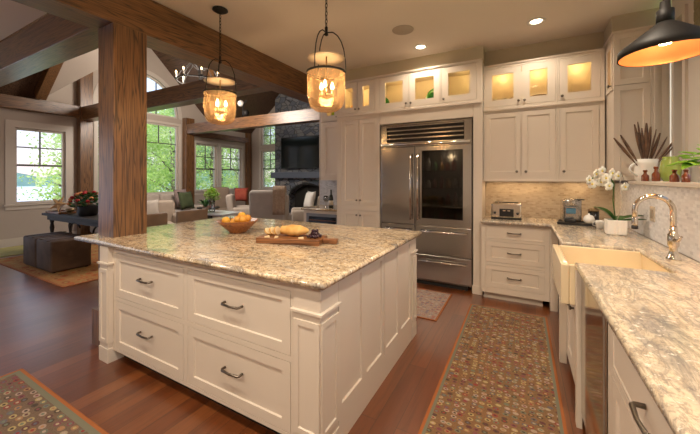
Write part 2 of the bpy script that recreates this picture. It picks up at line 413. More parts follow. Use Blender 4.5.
# frames: local (u, w, v) -> world ; w points out of the face
def FR(o, u, out): return Matrix(((u[0], out[0], 0, o[0]), (u[1], out[1], 0, o[1]), (0, 0, 1, o[2]), (0, 0, 0, 1)))
def FY(x, y): return FR((x, y, 0), (1, 0), (0, -1))       # faces -Y, u = +X
def FXp(x, y): return FR((x, y, 0), (0, 1), (1, 0))       # faces +X, u = +Y
def FXm(x, y): return FR((x, y, 0), (0, 1), (-1, 0))      # faces -X, u = +Y

def grid_wall(mb, u0, u1, v0, v1, w0, w1, holes):
    us = sorted({u0, u1, *[h[0] for h in holes], *[h[1] for h in holes]}); vs = sorted({v0, v1, *[h[2] for h in holes], *[h[3] for h in holes]})
    for a, b in zip(us, us[1:]):
        run = None
        for c, d in zip(vs, vs[1:]):
            inh = any(h[0] <= (a+b)/2 <= h[1] and h[2] <= (c+d)/2 <= h[3] for h in holes)
            if inh:
                if run: mb.box(a, b, w0, w1, run[0], run[1]); run = None
            else: run = (run[0], d) if run else (c, d)
        if run: mb.box(a, b, w0, w1, run[0], run[1])
    return mb

def shaker(F, u0, u1, v0, v1, fr=.055, t=.02, rec=.009, w=0):
    b = MB(); b.m = F
    o = [(u0, v0), (u1, v0), (u1, v1), (u0, v1)]; i = [(u0+fr, v0+fr), (u1-fr, v0+fr), (u1-fr, v1-fr), (u0+fr, v1-fr)]
    O = [b.v((u, w, v)) for u, v in o]; Bk = [b.v((u, w-t, v)) for u, v in o]; I = [b.v((u, w, v)) for u, v in i]
    I2 = [b.v((u+(.004 if q in (0, 3) else -.004), w-rec, v+(.004 if q < 2 else -.004))) for q, (u, v) in enumerate(i)]
    for q in range(4):
        r = (q+1) % 4
        b.f([O[q], O[r], I[r], I[q]]); b.f([I[q], I[r], I2[r], I2[q]]); b.f([O[q], Bk[q], Bk[r], O[r]])
    b.f(I2); b.f(Bk[::-1]); return b
def glassframe(F, u0, u1, v0, v1, fr=.055, t=.02):
    b = MB(); b.m = F
    o = [(u0, v0), (u1, v0), (u1, v1), (u0, v1)]; i = [(u0+fr, v0+fr), (u1-fr, v0+fr), (u1-fr, v1-fr), (u0+fr, v1-fr)]
    A = [[b.v((u, w, v)) for u, v in s_] for w in (0, -t) for s_ in (o, i)]
    for q in range(4):
        r = (q+1) % 4
        b.f([A[0][q], A[0][r], A[1][r], A[1][q]]); b.f([A[2][q], A[3][q], A[3][r], A[2][r]])
        b.f([A[0][q], A[2][q], A[2][r], A[0][r]]); b.f([A[1][q], A[1][r], A[3][r], A[3][q]])
    return b
def pull(F, u, v, par, L_=.13, m=pewter):
    b = MB(); b.m = F
    pts = [(u-L_/2, 0, v), (u-L_/2, .022, v), (u-L_/2+.008, .030, v-.001), (u, .034, v-.003), (u+L_/2-.008, .030, v-.001), (u+L_/2, .022, v), (u+L_/2, 0, v)]
    b.tube(pts, [.008, .007, .0075, .0065, .0075, .007, .008], 8)
    return b.build('handle', m, par)
def knob(F, u, v, par, m=pewter):
    b = MB(); b.m = F @ Matrix.Translation((u, 0, v)) @ Matrix.Rotation(-PI/2, 4, 'X')
    b.lathe([(0, 0), (.007, 0), (.006, .012), (.014, .018), (.015, .024), (.010, .029), (0, .030)], 14)
    return b.build('knob', m, par)

def cabinet(name, label, cat, F, base, u0, u1, v0, v1, D, opens, solid=True, group=None, m=None, shelf=None, rail=None):
    """opens: (u0,u1,v0,v1,kind,extra) ; kind drawer/door/glass/panel ; extra = knob spot (u,v) or None"""
    m = m or paint
    t = thing(name, label, cat, base, 0, group)
    b = MB(); b.m = F
    holes = [o[:4] for o in opens]
    grid_wall(b, u0, u1, v0, v1, -.022, 0, holes)
    if solid: b.box(u0, u1, -D, -.0225, v0, v1)
    else:
        b.box(u0, u0+.018, -D, -.0225, v0, v1); b.box(u1-.018, u1, -D, -.0225, v0, v1)
        b.box(u0+.018, u1-.018, -D, -.0225, v0, v0+.02); b.box(u0+.018, u1-.018, -D, -.0225, v1-.02, v1)
        b.box(u0+.018, u1-.018, -D, -D+.012, v0+.02, v1-.02)
    b.build('body', m, t)
    for o in opens:
        a0, a1, c0, c1, kd = o[:5]; ex = o[5] if len(o) > 5 else None; g = .003
        if kd == 'glass':
            d = glassframe(F, a0+g, a1-g, c0+g, c1-g, .078).build('door', m, t)
            p = MB(); p.m = F; p.box(a0+g+.07, a1-g-.07, -.013, -.010, c0+g+.07, c1-g-.07); p.build('pane', cabglass, d)
            if ex: knob(F, ex[0], ex[1], d)
        else:
            d = shaker(F, a0+g, a1-g, c0+g, c1-g, .055 if kd != 'slab' else .012, rec=.009 if kd != 'slab' else .003).build('drawer' if kd in ('drawer', 'slab') else ('door' if kd == 'door' else 'panel'), m, t)
            if kd in ('drawer', 'slab'): pull(F, (a0+a1)/2, (c0+c1)/2+.004, d)
            elif ex: knob(F, ex[0], ex[1], d)
    return t

# ================================================================== SETTING
fl = MB().box(-9.4, 1.35, -2.2, 9.0, -.12, 0); struct(fl, 'floor', floorm)
# kitchen / entry flat ceiling
c = MB(); c.box(-3.0, 1.4, -2.2, 5.2, 3.05, 3.2); c.box(-9.4, -3.0, -2.2, 1.34, 3.08, 3.2); struct(c, 'ceiling', ceilp)
XW = -9.2
WT = .18
# left wall with openings (u=y)
FW = FXp(XW, 0)
w = MB(); w.m = FW
lw_holes = [(-1.9, -.2, .35, 2.5), (.1, 1.95, .2, 2.6), (2.42, 3.25, .87, 2.46), (3.86, 4.80, .95, 2.98), (4.96, 5.96, .95, 2.98), (3.86, 5.96, 3.2, 3.3), (6.54, 7.34, .98, 2.52), (7.52, 8.44, .98, 2.52)]
grid_wall(w, -2.2, 8.9, 0, 3.3, -WT, 0, lw_holes)
# gable above with the arch opening
ca, aa, ab = 4.91, 1.05, 1.12
arch = [(ca+aa*math.cos(a), 3.3+(ab-.1)*math.sin(a)) for a in [PI*q/20 for q in range(21)]]
poly = [(7.2, 3.3), (5.96, 3.3)]+arch[1:-1]+[(3.86, 3.3), (2.6, 3.3), (4.9, 5.5)]
A = [w.v((y, 0, z)) for y, z in poly]; B = [w.v((y, -WT, z)) for y, z in poly]
w.f(A); w.f(B[::-1])
for i in range(len(poly)): w.f([A[i], A[(i+1) % len(poly)], B[(i+1) % len(poly)], B[i]])
struct(w, 'wall_left', wallp)
# back (north) wall of the great room: faces -Y at y = 8.9
w = MB(); w.m = FY(0, 8.9)
grid_wall(w, -9.38, -2.9, 0, 3.1, -WT, 0, [(-8.68, -7.86, 1.02, 2.43), (-8.68, -7.86, 2.62, 3.1)])
grid_wall(w, -9.38, -2.9, 3.1, 5.7, -WT, 0, [(-8.68, -7.86, 3.1, 3.38)])
struct(w, 'wall_back', wallp)
# kitchen back wall, bar return and the wall of the great room's right side
w = MB(); w.box(-2.47, 1.4, 4.55, 4.7, 0, 3.05); w.box(-3.42, -2.47, 5.05, 5.2, 0, 3.05); w.box(-2.47, -2.36, 4.7, 5.2, 0, 3.05)
struct(w, 'wall_kitchen', wallp)
w = MB(); w.box(-3.42, -3.3, 5.2, 8.9, 0, 3.1); w.box(-3.0, -2.9, 1.3, 8.9, 3.2, 3.6)
struct(w, 'wall_great_room', wallp)
# right side: half wall with sill, window wall above
w = MB(); w.box(.93, 1.35, -2.2, 4.55, 0, 1.355); struct(w, 'wall_right', wallp)
w = MB(); w.m = FXm(1.2, 0)
grid_wall(w, -2.2, 3.94, 1.39, 3.05, -.15, 0, [(3.66, 3.83, 1.44, 2.80), (1.3, 3.30, 1.44, 2.80), (-1.6, .9, 1.44, 2.80)])
struct(w, 'wall_right_upper', trimp)
w = MB(); w.box(.895, 1.2, -2.2, 3.94, 1.357, 1.388); struct(w, 'trim_1', trimp, .004)
w = MB(); w.box(.915, .929, -2.2, 4.535, .925, 1.355); struct(w, 'trim_2', splashY)
w = MB(); w.box(-.42, .915, 4.537, 4.549, .925, 1.38); struct(w, 'trim_3', splashX)
w = MB(); w.box(-3.40, -2.48, 5.037, 5.049, .90, 1.37); struct(w, 'trim_4', splashB)
w = MB(); w.m = FY(0, -2.2); grid_wall(w, -9.4, 1.4, -.1, 3.2, 0, .15, [(-8.8, -6.9, .35, 2.6), (-6.7, -4.8, .35, 2.6)]); struct(w, 'wall_front', wallp)
# soffits
w = MB(); w.box(-2.47, -.42, 4.20, 4.55, 2.857, 3.05); w.box(-.42, .80, 4.45, 4.55, 2.80, 3.05); w.box(.80, 1.2, 4.08, 4.55, 2.852, 3.05)
struct(w, 'trim_5', soffp)
# baseboards
w = MB(); w.box(XW, XW+.02, -2.2, 8.9, 0, .17); struct(w, 'baseboard_left', trimp)
w = MB(); w.box(-9.18, -7.5, 8.88, 8.9, 0, .17); struct(w, 'baseboard_back', trimp)
# vaulted roof of the great room (main slopes plus a cross gable over the arch window)
def slab(mb, pts, t=.12):
    a = [mb.v(p) for p in pts]; b = [mb.v((p[0], p[1], p[2]+t)) for p in pts]; n = len(pts)
    mb.f(a); mb.f(b[::-1])
    for i in range(n): mb.f([a[i], a[(i+1) % n], b[(i+1) % n], b[i]])
def zr(x): return 3.1+.8*(x-XW)
w = MB(); slab(w, [(XW-.2, 1.34, zr(XW-.2)), (XW-.2, 2.80, zr(XW-.2)), (-6.1, 2.80, zr(-6.1)), (-6.1, 1.34, zr(-6.1))])
slab(w, [(XW-.2, 9.0, zr(XW-.2)), (-6.1, 9.0, zr(-6.1)), (-6.1, 4.9, zr(-6.1)), (-6.45, 4.9, 5.3), (XW, 7.2, 3.1)])
slab(w, [(-6.1, 1.34, zr(-6.1)), (-6.1, 9.0, zr(-6.1)), (-2.95, 9.0, 3.1), (-2.95, 1.34, 3.1)])
struct(w, 'ceiling_vault', roofwood)
w = MB(); slab(w, [(XW-.2, 2.6, 3.1), (XW-.2, 4.9, 5.3), (-6.45, 4.9, 5.3), (XW, 2.6, 3.1)]); slab(w, [(XW, 2.801, 3.1), (-6.45, 4.9, 5.3), (-6.1, 4.9, zr(-6.1)), (-6.1, 2.801, zr(-6.1))])
struct(w, 'ceiling_gable', wallp)
w = MB(); slab(w, [(XW-.2, 7.2, 3.1), (XW, 7.2, 3.1), (-6.45, 4.9, 5.3), (XW-.2, 4.9, 5.3)]); struct(w, 'ceiling_gable_far', roofwood)
w = MB(); a = [(XW, 3.1), (-6.1, zr(-6.1)), (-2.95, 3.1)]
A = [w.v((x, 1.34, z)) for x, z in a]; B = [w.v((x, 1.30, z)) for x, z in a]; w.f(A); w.f(B[::-1])
for i in range(3): w.f([A[i], A[(i+1) % 3], B[(i+1) % 3], B[i]])
struct(w, 'wall_gable', wallp)

# windows ----------------------------------------------------------
def window(name, F, u0, u1, v0, v1, cas=.10, hbar=None, vbars=(), hb2=None, sill=True, depth=.12, out=.02, panes=True):
    """hole rect; casing around; meeting rail at hbar; vertical bars (u, from v, to v); hb2: horizontal thin bars"""
    root = bpy.data.objects.new(name, None); COL.objects.link(root); root['kind'] = 'structure'; ORG[root.name] = Vector((0, 0, 0))
    b = MB(); b.m = F
    if cas: grid_wall(b, u0-cas, u1+cas, v0-(0 if sill else cas), v1+cas, 0, out, [(u0, u1, v0, v1)] if not sill else [(u0, u1, v0-.01, v1)])
    b.build('casing', trimp, root)
    b = MB(); b.m = F; s_ = .045
    grid_wall(b, u0, u1, v0, v1, -.09, -.05, [(u0+s_, u1-s_, v0+s_, v1-s_)])
    if hbar: b.box(u0+s_, u1-s_, -.088, -.052, hbar-.02, hbar+.02)
    b.build('sash', trimp, root)
    b = MB(); b.m = F
    for (u, a, c_) in vbars: b.box(u-.012, u+.012, -.082, -.058, a, c_)
    for z in (hb2 or []): b.box(u0+s_, u1-s_, -.080, -.060, z-.012, z+.012)
    if hbar: b.box(u0+s_, u1-s_, -.090, -.049, hbar-.021, hbar+.021)
    if vbars or hb2: b.build('muntins', muntm, root)
    if sill:
        b = MB(); b.m = F; b.box(u0-cas-.03, u1+cas+.03, 0, .05, v0-.035, v0-.005); b.box(u0-cas, u1+cas, 0, .018, v0-.12, v0-.036); b.box(u0, u1, -.13, .0, v0-.02, v0-.002)
        b.build('sill', trimp, root)
    b = MB(); b.m = F; b.box(u0+s_, u1-s_, -.073, -.067, v0+s_, v1-s_); b.build('pane', pane, root)
    return root
window('window_1', FW, 2.42, 3.25, .87, 2.46, .14, 1.68, [(2.83, 1.68, 2.42)], [2.06])
window('window_2', FW, 3.86, 4.80, .95, 2.98, .07, 1.75, [(4.33, 1.75, 2.94)], [2.42])
window('window_3', FW, 4.96, 5.96, .95, 2.98, .07, None, [(5.40, 2.42, 2.94)], [2.42])
window('window_4', FW, 6.54, 7.34, .98, 2.52, .085, 1.70, [(6.94, 1.70, 2.48)], [2.10])
window('window_5', FW, 7.52, 8.44, .98, 2.52, .085, 1.70, [(7.98, 1.70, 2.48)], [2.10])
window('window_12', FW, -1.9, -.2, .35, 2.5, .10, None, [(-1.05, .4, 2.46)], [1.4])
window('window_13', FW, .1, 1.95, .2, 2.6, .10, None, [(.95, .4, 2.46)], [1.4])
FB = FR((0, -2.2, 0), (1, 0), (0, 1))
window('added_window_14', FB, -8.8, -6.9, .35, 2.6, .10, None, [(-7.85, .4, 2.56)], [1.4])  # unseen window, added to bring daylight onto faces turned this way
window('added_window_15', FB, -6.7, -4.8, .35, 2.6, .10, None, [(-5.75, .4, 2.56)], [1.4])  # second unseen window added for the same daylight
FN = FY(0, 8.9)
window('window_6', FN, -8.68, -7.86, 1.02, 2.43, .09, 1.74, [(-8.27, 1.74, 2.4)], [2.08])
window('window_7', FN, -8.68, -7.86, 2.62, 3.38, .09, None, [(-8.27, 2.64, 3.36)], [3.0], sill=False)
FK = FXm(1.2, 0)
window('window_8', FK, 3.66, 3.83, 1.44, 2.80, .05, None, [], [1.78, 2.12, 2.46], sill=False)
window('window_9', FK, 1.3, 3.30, 1.44, 2.80, .09, 2.12, [(2.3, 1.44, 2.8)], [1.78], sill=False)
window('window_10', FK, -1.6, .9, 1.44, 2.80, .09, 2.12, [(-.35, 1.44, 2.8)], [1.78], sill=False)
# the arch window: curved casing, sash ring, bars and pane
root = bpy.data.objects.new('window_11', None); COL.objects.link(root); root['kind'] = 'structure'
def archring(mb, a0, b0, a1, b1, w0, w1, zc=3.2):
    n = 24; P = []
    for q in range(n+1):
        an = PI*q/n
        P.append([mb.v((ca+aa_*math.cos(an), ww, zc+bb_*math.sin(an))) for ww in (w0, w1) for aa_, bb_ in ((a0, b0), (a1, b1))])
    for q in range(n):
        A, B = P[q], P[q+1]
        mb.f([A[0], A[1], B[1], B[0]]); mb.f([A[2], B[2], B[3], A[3]]); mb.f([A[0], B[0], B[2], A[2]]); mb.f([A[1], A[3], B[3], B[1]])
    mb.f([P[0][0], P[0][2], P[0][3], P[0][1]]); mb.f([P[-1][0], P[-1][1], P[-1][3], P[-1][2]])
b = MB(); b.m = FW; archring(b, 1.05, 1.12, 1.16, 1.23, 0, .02); b.build('casing', trimp, root)
b = MB(); b.m = FW; archring(b, 1.0, 1.06, 1.05, 1.11, -.09, -.05); b.box(ca-1.0, ca+1.0, -.09, -.05, 3.2, 3.25); b.build('sash', trimp, root)
b = MB(); b.m = FW
for dy in (-.62, 0, .42): b.box(ca+dy-.012, ca+dy+.012, -.082, -.058, 3.25, 3.2+1.06*math.sqrt(1-(dy/1.0)**2))
b.box(ca-.9, ca+.9, -.08, -.06, 3.62, 3.644); b.build('muntins', muntm, root)
b = MB(); b.m = FW
pts = [b.v((ca+1.0*math.cos(PI*q/24), -.07, 3.2+1.06*math.sin(PI*q/24))) for q in range(25)]; b.f(pts); b.build('pane', pane, root)

# ================================================================== TIMBER FRAME
def beam(name, x0, x1, y0, y1, z0, z1, ax, label, cat='beam', bev=.006):
    b = MB().box(x0, x1, y0, y1, z0, z1); return single(b, name, timber[ax], label, cat, bev=bev)
tp = thing('timber_post', 'thick grained timber post rising beside the island countertop', 'post', (-3.10, 1.47, 0))
MB().box(-3.20, -2.945, 1.35, 1.615, .30, 2.70).build('shaft', timber[2], tp, bev=.006)
b = MB(); b.box(-3.235, -2.93, 1.32, 1.645, 0, .30)
b.build('plinth', timber[2], tp)
beam('timber_beam', -3.26, -2.97, -2.1, 6.08, 2.705, 3.045, 1, 'long brown timber beam crossing above the island at the kitchen ceiling edge', 'beam')
beam('timber_tie_beam', -9.0, -3.265, 1.34, 1.60, 2.73, 3.06, 0, 'large tie beam in the upper left corner meeting the nearest timber post', 'beam')
beam('timber_tie_beam', -9.0, -3.265, 3.48, 3.72, 2.76, 3.07, 0, 'middle tie beam crossing in front of the arched window', 'beam')
beam('timber_tie_beam', -9.0, -3.265, 6.10, 6.34, 2.76, 3.05, 0, 'farthest tie beam crossing in front of the stone chimney', 'beam')
beam('wall_plate_beam', -9.195, -9.0, -2.1, 3.44, 2.82, 3.07, 1, 'wall plate beam running above the single lake window', 'beam')
beam('wall_post', -9.195, -9.0, 3.45, 3.70, 0, 4.0, 2, 'wall post between the lake window and the arched window', 'post')
beam('wall_post', -9.195, -9.0, 6.08, 6.36, 0, 3.25, 2, 'wall post between the arched window and the paired windows', 'post')
beam('wall_post', -9.195, -9.08, 8.60, 8.80, 0, 3.1, 2, 'slim wall post in the far corner beside the paired windows', 'post')
beam('wall_plate_beam', -9.195, -9.05, 6.37, 8.59, 2.72, 2.90, 1, 'wall plate beam running above the paired windows', 'beam')
def strut(name, p, q, w_, h_, label):
    p, q = Vector(p), Vector(q); d = (q-p); Ln = d.length; d.normalize(); sx = d.cross(Vector((0, 0, 1))).normalized(); up = sx.cross(d)
    b = MB(); b.m = Matrix(((d.x, sx.x, up.x, p.x), (d.y, sx.y, up.y, p.y), (d.z, sx.z, up.z, p.z), (0, 0, 0, 1)))
    b.box(0, Ln, -w_/2, w_/2, -h_, 0); o = b.build(name, timber[0], bev=.005); tag(o, label, 'rafter'); return o
strut('sloped_rafter', (XW+.16, 2.74, 3.22), (-6.3, 2.74, 5.40), .17, .2, 'sloped rafter rising from the wall above the lake window')
strut('valley_rafter', (XW+.16, 7.10, 3.18), (-6.6, 5.02, 5.14), .16, .2, 'diagonal rafter rising right of the arched window')
beam('ridge_beam', -6.22, -5.98, 1.36, 8.58, 5.2, 5.42, 1, 'ridge beam at the top of the vaulted board ceiling', 'beam')

# ================================================================== FIREPLACE WALL
fp = thing('stone_fireplace', 'tall grey fieldstone fireplace with arched firebox in the far room', 'fireplace', (-6.3, 8.6, 0))
b = MB(); b.m = FY(0, 8.6)
# stone face with arched opening
o0, o1, os, ot = -7.05, -5.55, .72, 1.18
n = 14; pa = [((o0+o1)/2+(o1-o0)/2*math.cos(PI-PI*q/n), os+(ot-os)*math.sin(PI*q/n)) for q in range(n+1)]
b.box(-7.72, o0, -.29, 0, 0, 1.5); b.box(o1, -4.7, -.29, 0, 0, 1.5)
for (a0, z0), (a1, z1) in zip(pa, pa[1:]):
    vs = [b.v((a0, 0, z0)), b.v((a1, 0, z1)), b.v((a1, 0, 1.5)), b.v((a0, 0, 1.5))]; b.f(vs)
    vs2 = [b.v((a0, 0, z0)), b.v((a1, 0, z1)), b.v((a1, -.26, z1)), b.v((a0, -.26, z0))]; b.f(vs2)
CH = [(-7.72, 1.5), (-4.7, 1.5), (-4.7, 4.40), (-6.1, 5.50), (-7.72, 4.20)]
A = [b.v((x, 0, z)) for x, z in CH]; B = [b.v((x, -.29, z)) for x, z in CH]; b.f(A); b.f(B[::-1])
for i in range(5): b.f([A[i], A[(i+1) % 5], B[(i+1) % 5], B[i]])
b.build('chimney_breast', stonem, fp)
b = MB(); b.m = FY(0, 8.6); b.box(o0, o1, -.29, -.25, 0, 1.2); b.build('firebox', darkgap, fp)
b = MB(); b.m = FY(0, 8.6)
prev = None
for q in range(n+1):
    a, z = pa[q]; cx_ = (o0+o1)/2; k1 = 1.07
    P_ = [b.v((a, .012, z)), b.v((cx_+(a-cx_)*k1, .012, os+(z-os)*1.12)), b.v((a, 0, z)), b.v((cx_+(a-cx_)*k1, 0, os+(z-os)*1.12))]
    if prev: b.f([prev[0], P_[0], P_[1], prev[1]]); b.f([prev[1], P_[1], P_[3], prev[3]]); b.f([prev[0], prev[2], P_[2], P_[0]])
    prev = P_
b.box(-6.31, -6.29, 0, .012, .1, 1.16)
b.build('fire_screen', iron, fp)
b = MB(); b.m = FY(0, 8.6); b.box(-7.72, -4.7, 0, .22, 1.40, 1.60); b.build('mantel', stonehearth, fp, bev=.01)
b = MB(); b.m = FY(0, 8.6); b.box(-7.6, -4.9, 0, .45, 0, .18); b.build('hearth', stonehearth, fp, bev=.01)
tv = thing('television', 'large black television mounted on the stone chimney above the mantel', 'television', (-6.65, 8.5, 1.7))
b = MB(); b.m = FY(0, 8.5); b.box(-7.36, -5.70, -.05, 0, 1.72, 2.80, .008); b.box(-6.8, -6.3, -.095, -.05, 2.1, 2.4); b.build('case', black, tv)
b = MB(); b.m = FY(0, 8.5); b.box(-7.34, -5.72, .0, .003, 1.745, 2.78); b.build('screen', screen, tv)

# ================================================================== ISLAND
isl = thing('kitchen_island', 'cream kitchen island cabinet with four wide drawers and corner posts', 'kitchen island', (-1.85, 2.05, 0))
b = MB(); FI = FY(0, 1.27); b.m = FI
dr = [(-2.745, -1.905, .508, .842), (-2.745, -1.905, .112, .478), (-1.865, -1.035, .508, .842), (-1.865, -1.035, .112, .478)]
grid_wall(b, -2.775, -1.01, .09, .888, -.022, 0, dr); b.m = Matrix.Identity(4)
b.box(-2.775, -1.01, 1.293, 1.35, .09, .888)
b.box(-2.86, -.882, 1.35, 2.78, .09, .888)
b.build('body', paint, isl)
b = MB(); b.box(-2.78, -.98, 1.345, 2.72, 0, .089); b.build('toe_kick', darkgap, isl)
for q, (a0, a1, c0, c1) in enumerate(dr):
    d = shaker(FI, a0+.003, a1-.003, c0+.003, c1-.003, .055).build('drawer', paint, isl); pull(FI, (a0+a1)/2, (c0+c1)/2+.02, d, .14, pewter)
def leg(x0, x1, y0, y1, sides):
    b = MB(); b.box(x0, x1, y0, y1, 0, .888)
    o = b.build('corner_post', paint, isl)
    b = MB(); pr = [(.0, .742), (.005, .744), (.006, .750), (.014, .752), (.014, .764), (0, .767)]
    RR = [[b.v(p) for p in ((x0-o_, y0-o_, z), (x1+o_, y0-o_, z), (x1+o_, y1+o_, z), (x0-o_, y1+o_, z))] for o_, z in pr]
    for A_, B_ in zip(RR, RR[1:]):
        for q in range(4): b.f([A_[q], A_[(q+1) % 4], B_[(q+1) % 4], B_[q]])
    b.build('capital_molding', paint, o)
    b = MB(); b.box(x0-.005, x1+.005, y0-.005, y1+.005, 0, .11, .002)
    b.build('base_block', paint, o)
    for s_ in sides:
        if s_ == 'f':
            p = shaker(FY(0, y0-.008), x0+.004, x1-.004, .15, .715, .028, .0079, .007)
        else: p = shaker(FXp(x1+.008, 0), y0+.004, y1-.004, .15, .715, .028, .0079, .007)
        p.build('panel', paint, o)
leg(-2.90, -2.775, 1.235, 1.345, 'fs'); leg(-1.01, -.848, 1.262, 1.43, 'fs'); leg(-.965, -.848, 2.69, 2.815, 's')
FS = FXp(-.885, 0)
b = MB(); b.box(-.882, -.861, 1.43, 2.69, .09, .888); b.build('side_board', paint, isl)
for a0, a1 in ((1.435, 1.745), (1.745, 2.055), (2.065, 2.375), (2.375, 2.685)):
    shaker(FXp(-.848, 0), a0, a1, .17, .885, .036, .0125, .0115).build('side_panel', paint, isl)
b = MB(); b.box(-.861, -.848, 1.435, 2.685, .0, .17); b.build('base_rail', paint, isl)
# countertop with a hole for the post
b = MB()
def slab_holes(b, x0, x1, y0, y1, z0, z1, hole):
    hx0, hx1, hy0, hy1 = hole; bv = .014
    def ring(off, z): return [b.v(p) for p in ((x0+off, y0+off, z), (x1-off, y0+off, z), (x1-off, y1-off, z), (x0+off, y1-off, z))]
    R = [ring(bv, z0), ring(.004, z0+.005), ring(0, z0+.015), ring(0, z1-.015), ring(.004, z1-.005), ring(bv, z1)]
    hb = [b.v(p) for p in ((hx0, hy0, z0), (hx1, hy0, z0), (hx1, hy1, z0), (hx0, hy1, z0))]
    ht = [b.v(p) for p in ((hx0, hy0, z1), (hx1, hy0, z1), (hx1, hy1, z1), (hx0, hy1, z1))]
    for A, B in zip(R, R[1:]):
        for q in range(4): b.f([A[q], A[(q+1) % 4], B[(q+1) % 4], B[q]], True)
    for q in range(4):
        r = (q+1) % 4
        b.f([R[0][q], hb[q], hb[r], R[0][r]]); b.f([R[-1][q], R[-1][r], ht[r], ht[q]]); b.f([hb[q], ht[q], ht[r], hb[r]])
slab_holes(b, -3.315, -.808, 1.225, 2.87, .890, .925, (-3.203, -2.942, 1.347, 1.618))
o = b.build('island_countertop', gran); tag(o, 'speckled cream granite countertop on the island, notched around the timber post', 'countertop')

# ================================================================== PERIMETER KITCHEN
# -- refrigerator
fr = thing('refrigerator', 'wide stainless steel refrigerator with glass right door and louvred top', 'refrigerator', (-1.14, 4.12, 0))
Ff = FY(0, 4.12)
b = MB(); b.m = Ff; b.box(-1.745, -1.25, -.42, -.03, .06, 2.13)
b.box(-1.25, -.54, -.42, -.40, .06, 2.13); b.box(-1.25, -.54, -.40, -.03, .06, .80); b.box(-1.25, -.54, -.40, -.03, 1.82, 2.13); b.box(-.56, -.54, -.40, -.03, .8, 1.82)
b.build('body', steeld, fr)
b = MB(); b.m = Ff; b.box(-1.743, -1.262, -.03, 0, .795, 1.83, .004); d = b.build('left_door', steel, fr)
def vbar(u, z0, z1, par, name='handle'):
    b = MB(); b.m = Ff; b.tube([(u, .05, z0), (u, .05, z1)], .012, 10); b.tube([(u, 0, z0+.06), (u, .05, z0+.06)], .008, 8); b.tube([(u, 0, z1-.06), (u, .05, z1-.06)], .008, 8); b.build(name, chrome, par)
vbar(-1.305, .86, 1.74, d)
b = MB(); b.m = Ff; grid_wall(b, -1.25, -.545, .795, 1.83, -.03, 0, [(-1.165, -.645, .885, 1.775)]); d = b.build('right_door', steel, fr)
b = MB(); b.m = Ff; b.box(-1.17, -.64, -.018, -.012, .88, 1.78); b.build('door_glass', fridgeglass, d)
vbar(-1.208, .86, 1.74, d)
def hbar_(u0, u1, z, par):
    b = MB(); b.m = Ff; b.tube([(u0, .05, z), (u1, .05, z)], .011, 10); b.tube([(u0+.05, 0, z), (u0+.05, .05, z)], .007, 8); b.tube([(u1-.05, 0, z), (u1-.05, .05, z)], .007, 8); b.build('handle', chrome, par)
for (a0, a1) in ((-1.25, -.545), (-1.743, -1.262)):
    for (z0, z1) in ((.415, .785), (.085, .405)):
        b = MB(); b.m = Ff; b.box(a0, a1, -.03, 0, z0, z1, .004); d = b.build('drawer', steel, fr); hbar_(a0+.06, a1-.05, z1-.065 if z0 > .3 else z1-.07, d)
b = MB(); b.m = Ff; b.box(-1.70, -.60, -.30, -.06, 0, .083); b.build('toe_kick', darkgap, fr)
b = MB(); b.m = Ff; b.box(-1.745, -.54, -.03, -.0125, 1.84, 2.15)
gb = b.build('grille_gap_shade', darkgap, fr); b = MB(); b.m = Ff  # dark plate puts the shade between the louvres into its colour
grid_wall(b, -1.745, -.54, 1.84, 2.15, -.012, 0, [(-1.66, -.63, 1.90, 2.13)]); g = b.build('grille', steel, fr)
for q in range(4):
    b = MB(); b.m = Ff; z = 1.925+q*.055
    A = [b.v(p) for p in ((-1.655, -.011, z+.012), (-.635, -.011, z+.012), (-.635, .003, z+.016), (-1.655, .003, z+.016), (-1.655, .003, z+.034), (-.635, .003, z+.034), (-.635, -.011, z+.038), (-1.655, -.011, z+.038))]
    b.f([A[0], A[1], A[2], A[3]]); b.f([A[3], A[2], A[5], A[4]]); b.f([A[4], A[5], A[6], A[7]]); b.f([A[0], A[3], A[4], A[7]]); b.f([A[1], A[6], A[5], A[2]]); b.build('louvre', steel, g)
b = MB(); b.m = Ff; b.tube([(-1.73, .03, 1.868), (-.555, .03, 1.868)], .017, 10); b.build('trim_bar', chrome, g)
b = MB(); b.m = Ff
for z in (1.05, 1.27, 1.50): b.box(-1.20, -.57, -.38, -.06, z, z+.008)
b.build('shelf', glassy('fridge shelf glass', (.75, .8, .8), .1), fr)
lamp('fridge_fill_lamp', 'POINT', (-.9, 4.30, 1.72), 2.5, (1, .85, .6), fr, .03)  # fill lamp added so the jars show through the tinted glass
random.seed(3)
fc = [mat('jar lid green', (.05, .16, .05), .4), mat('milk carton', (.5, .48, .44), .5), mat('juice carton', (.42, .2, .04), .5), mat('sauce jar', (.3, .04, .02), .3)]
proto = None
for z in (.815, 1.06, 1.28, 1.51):
    for q in range(6):
        x = -1.13+q*.09+random.uniform(-.012, .012); h = random.uniform(.10, .17)
        b = MB(); b.lathe([(0, 0), (.028, 0), (.03, .01), (.03, h*.7), (.015, h*.85), (.016, h), (0, h)], 12, (x, 4.30, z))
        single(b, 'food_jar', fc[random.randrange(4)], 'small jar or bottle standing inside the refrigerator behind the dark glass', 'jar', 'food jars inside the refrigerator')

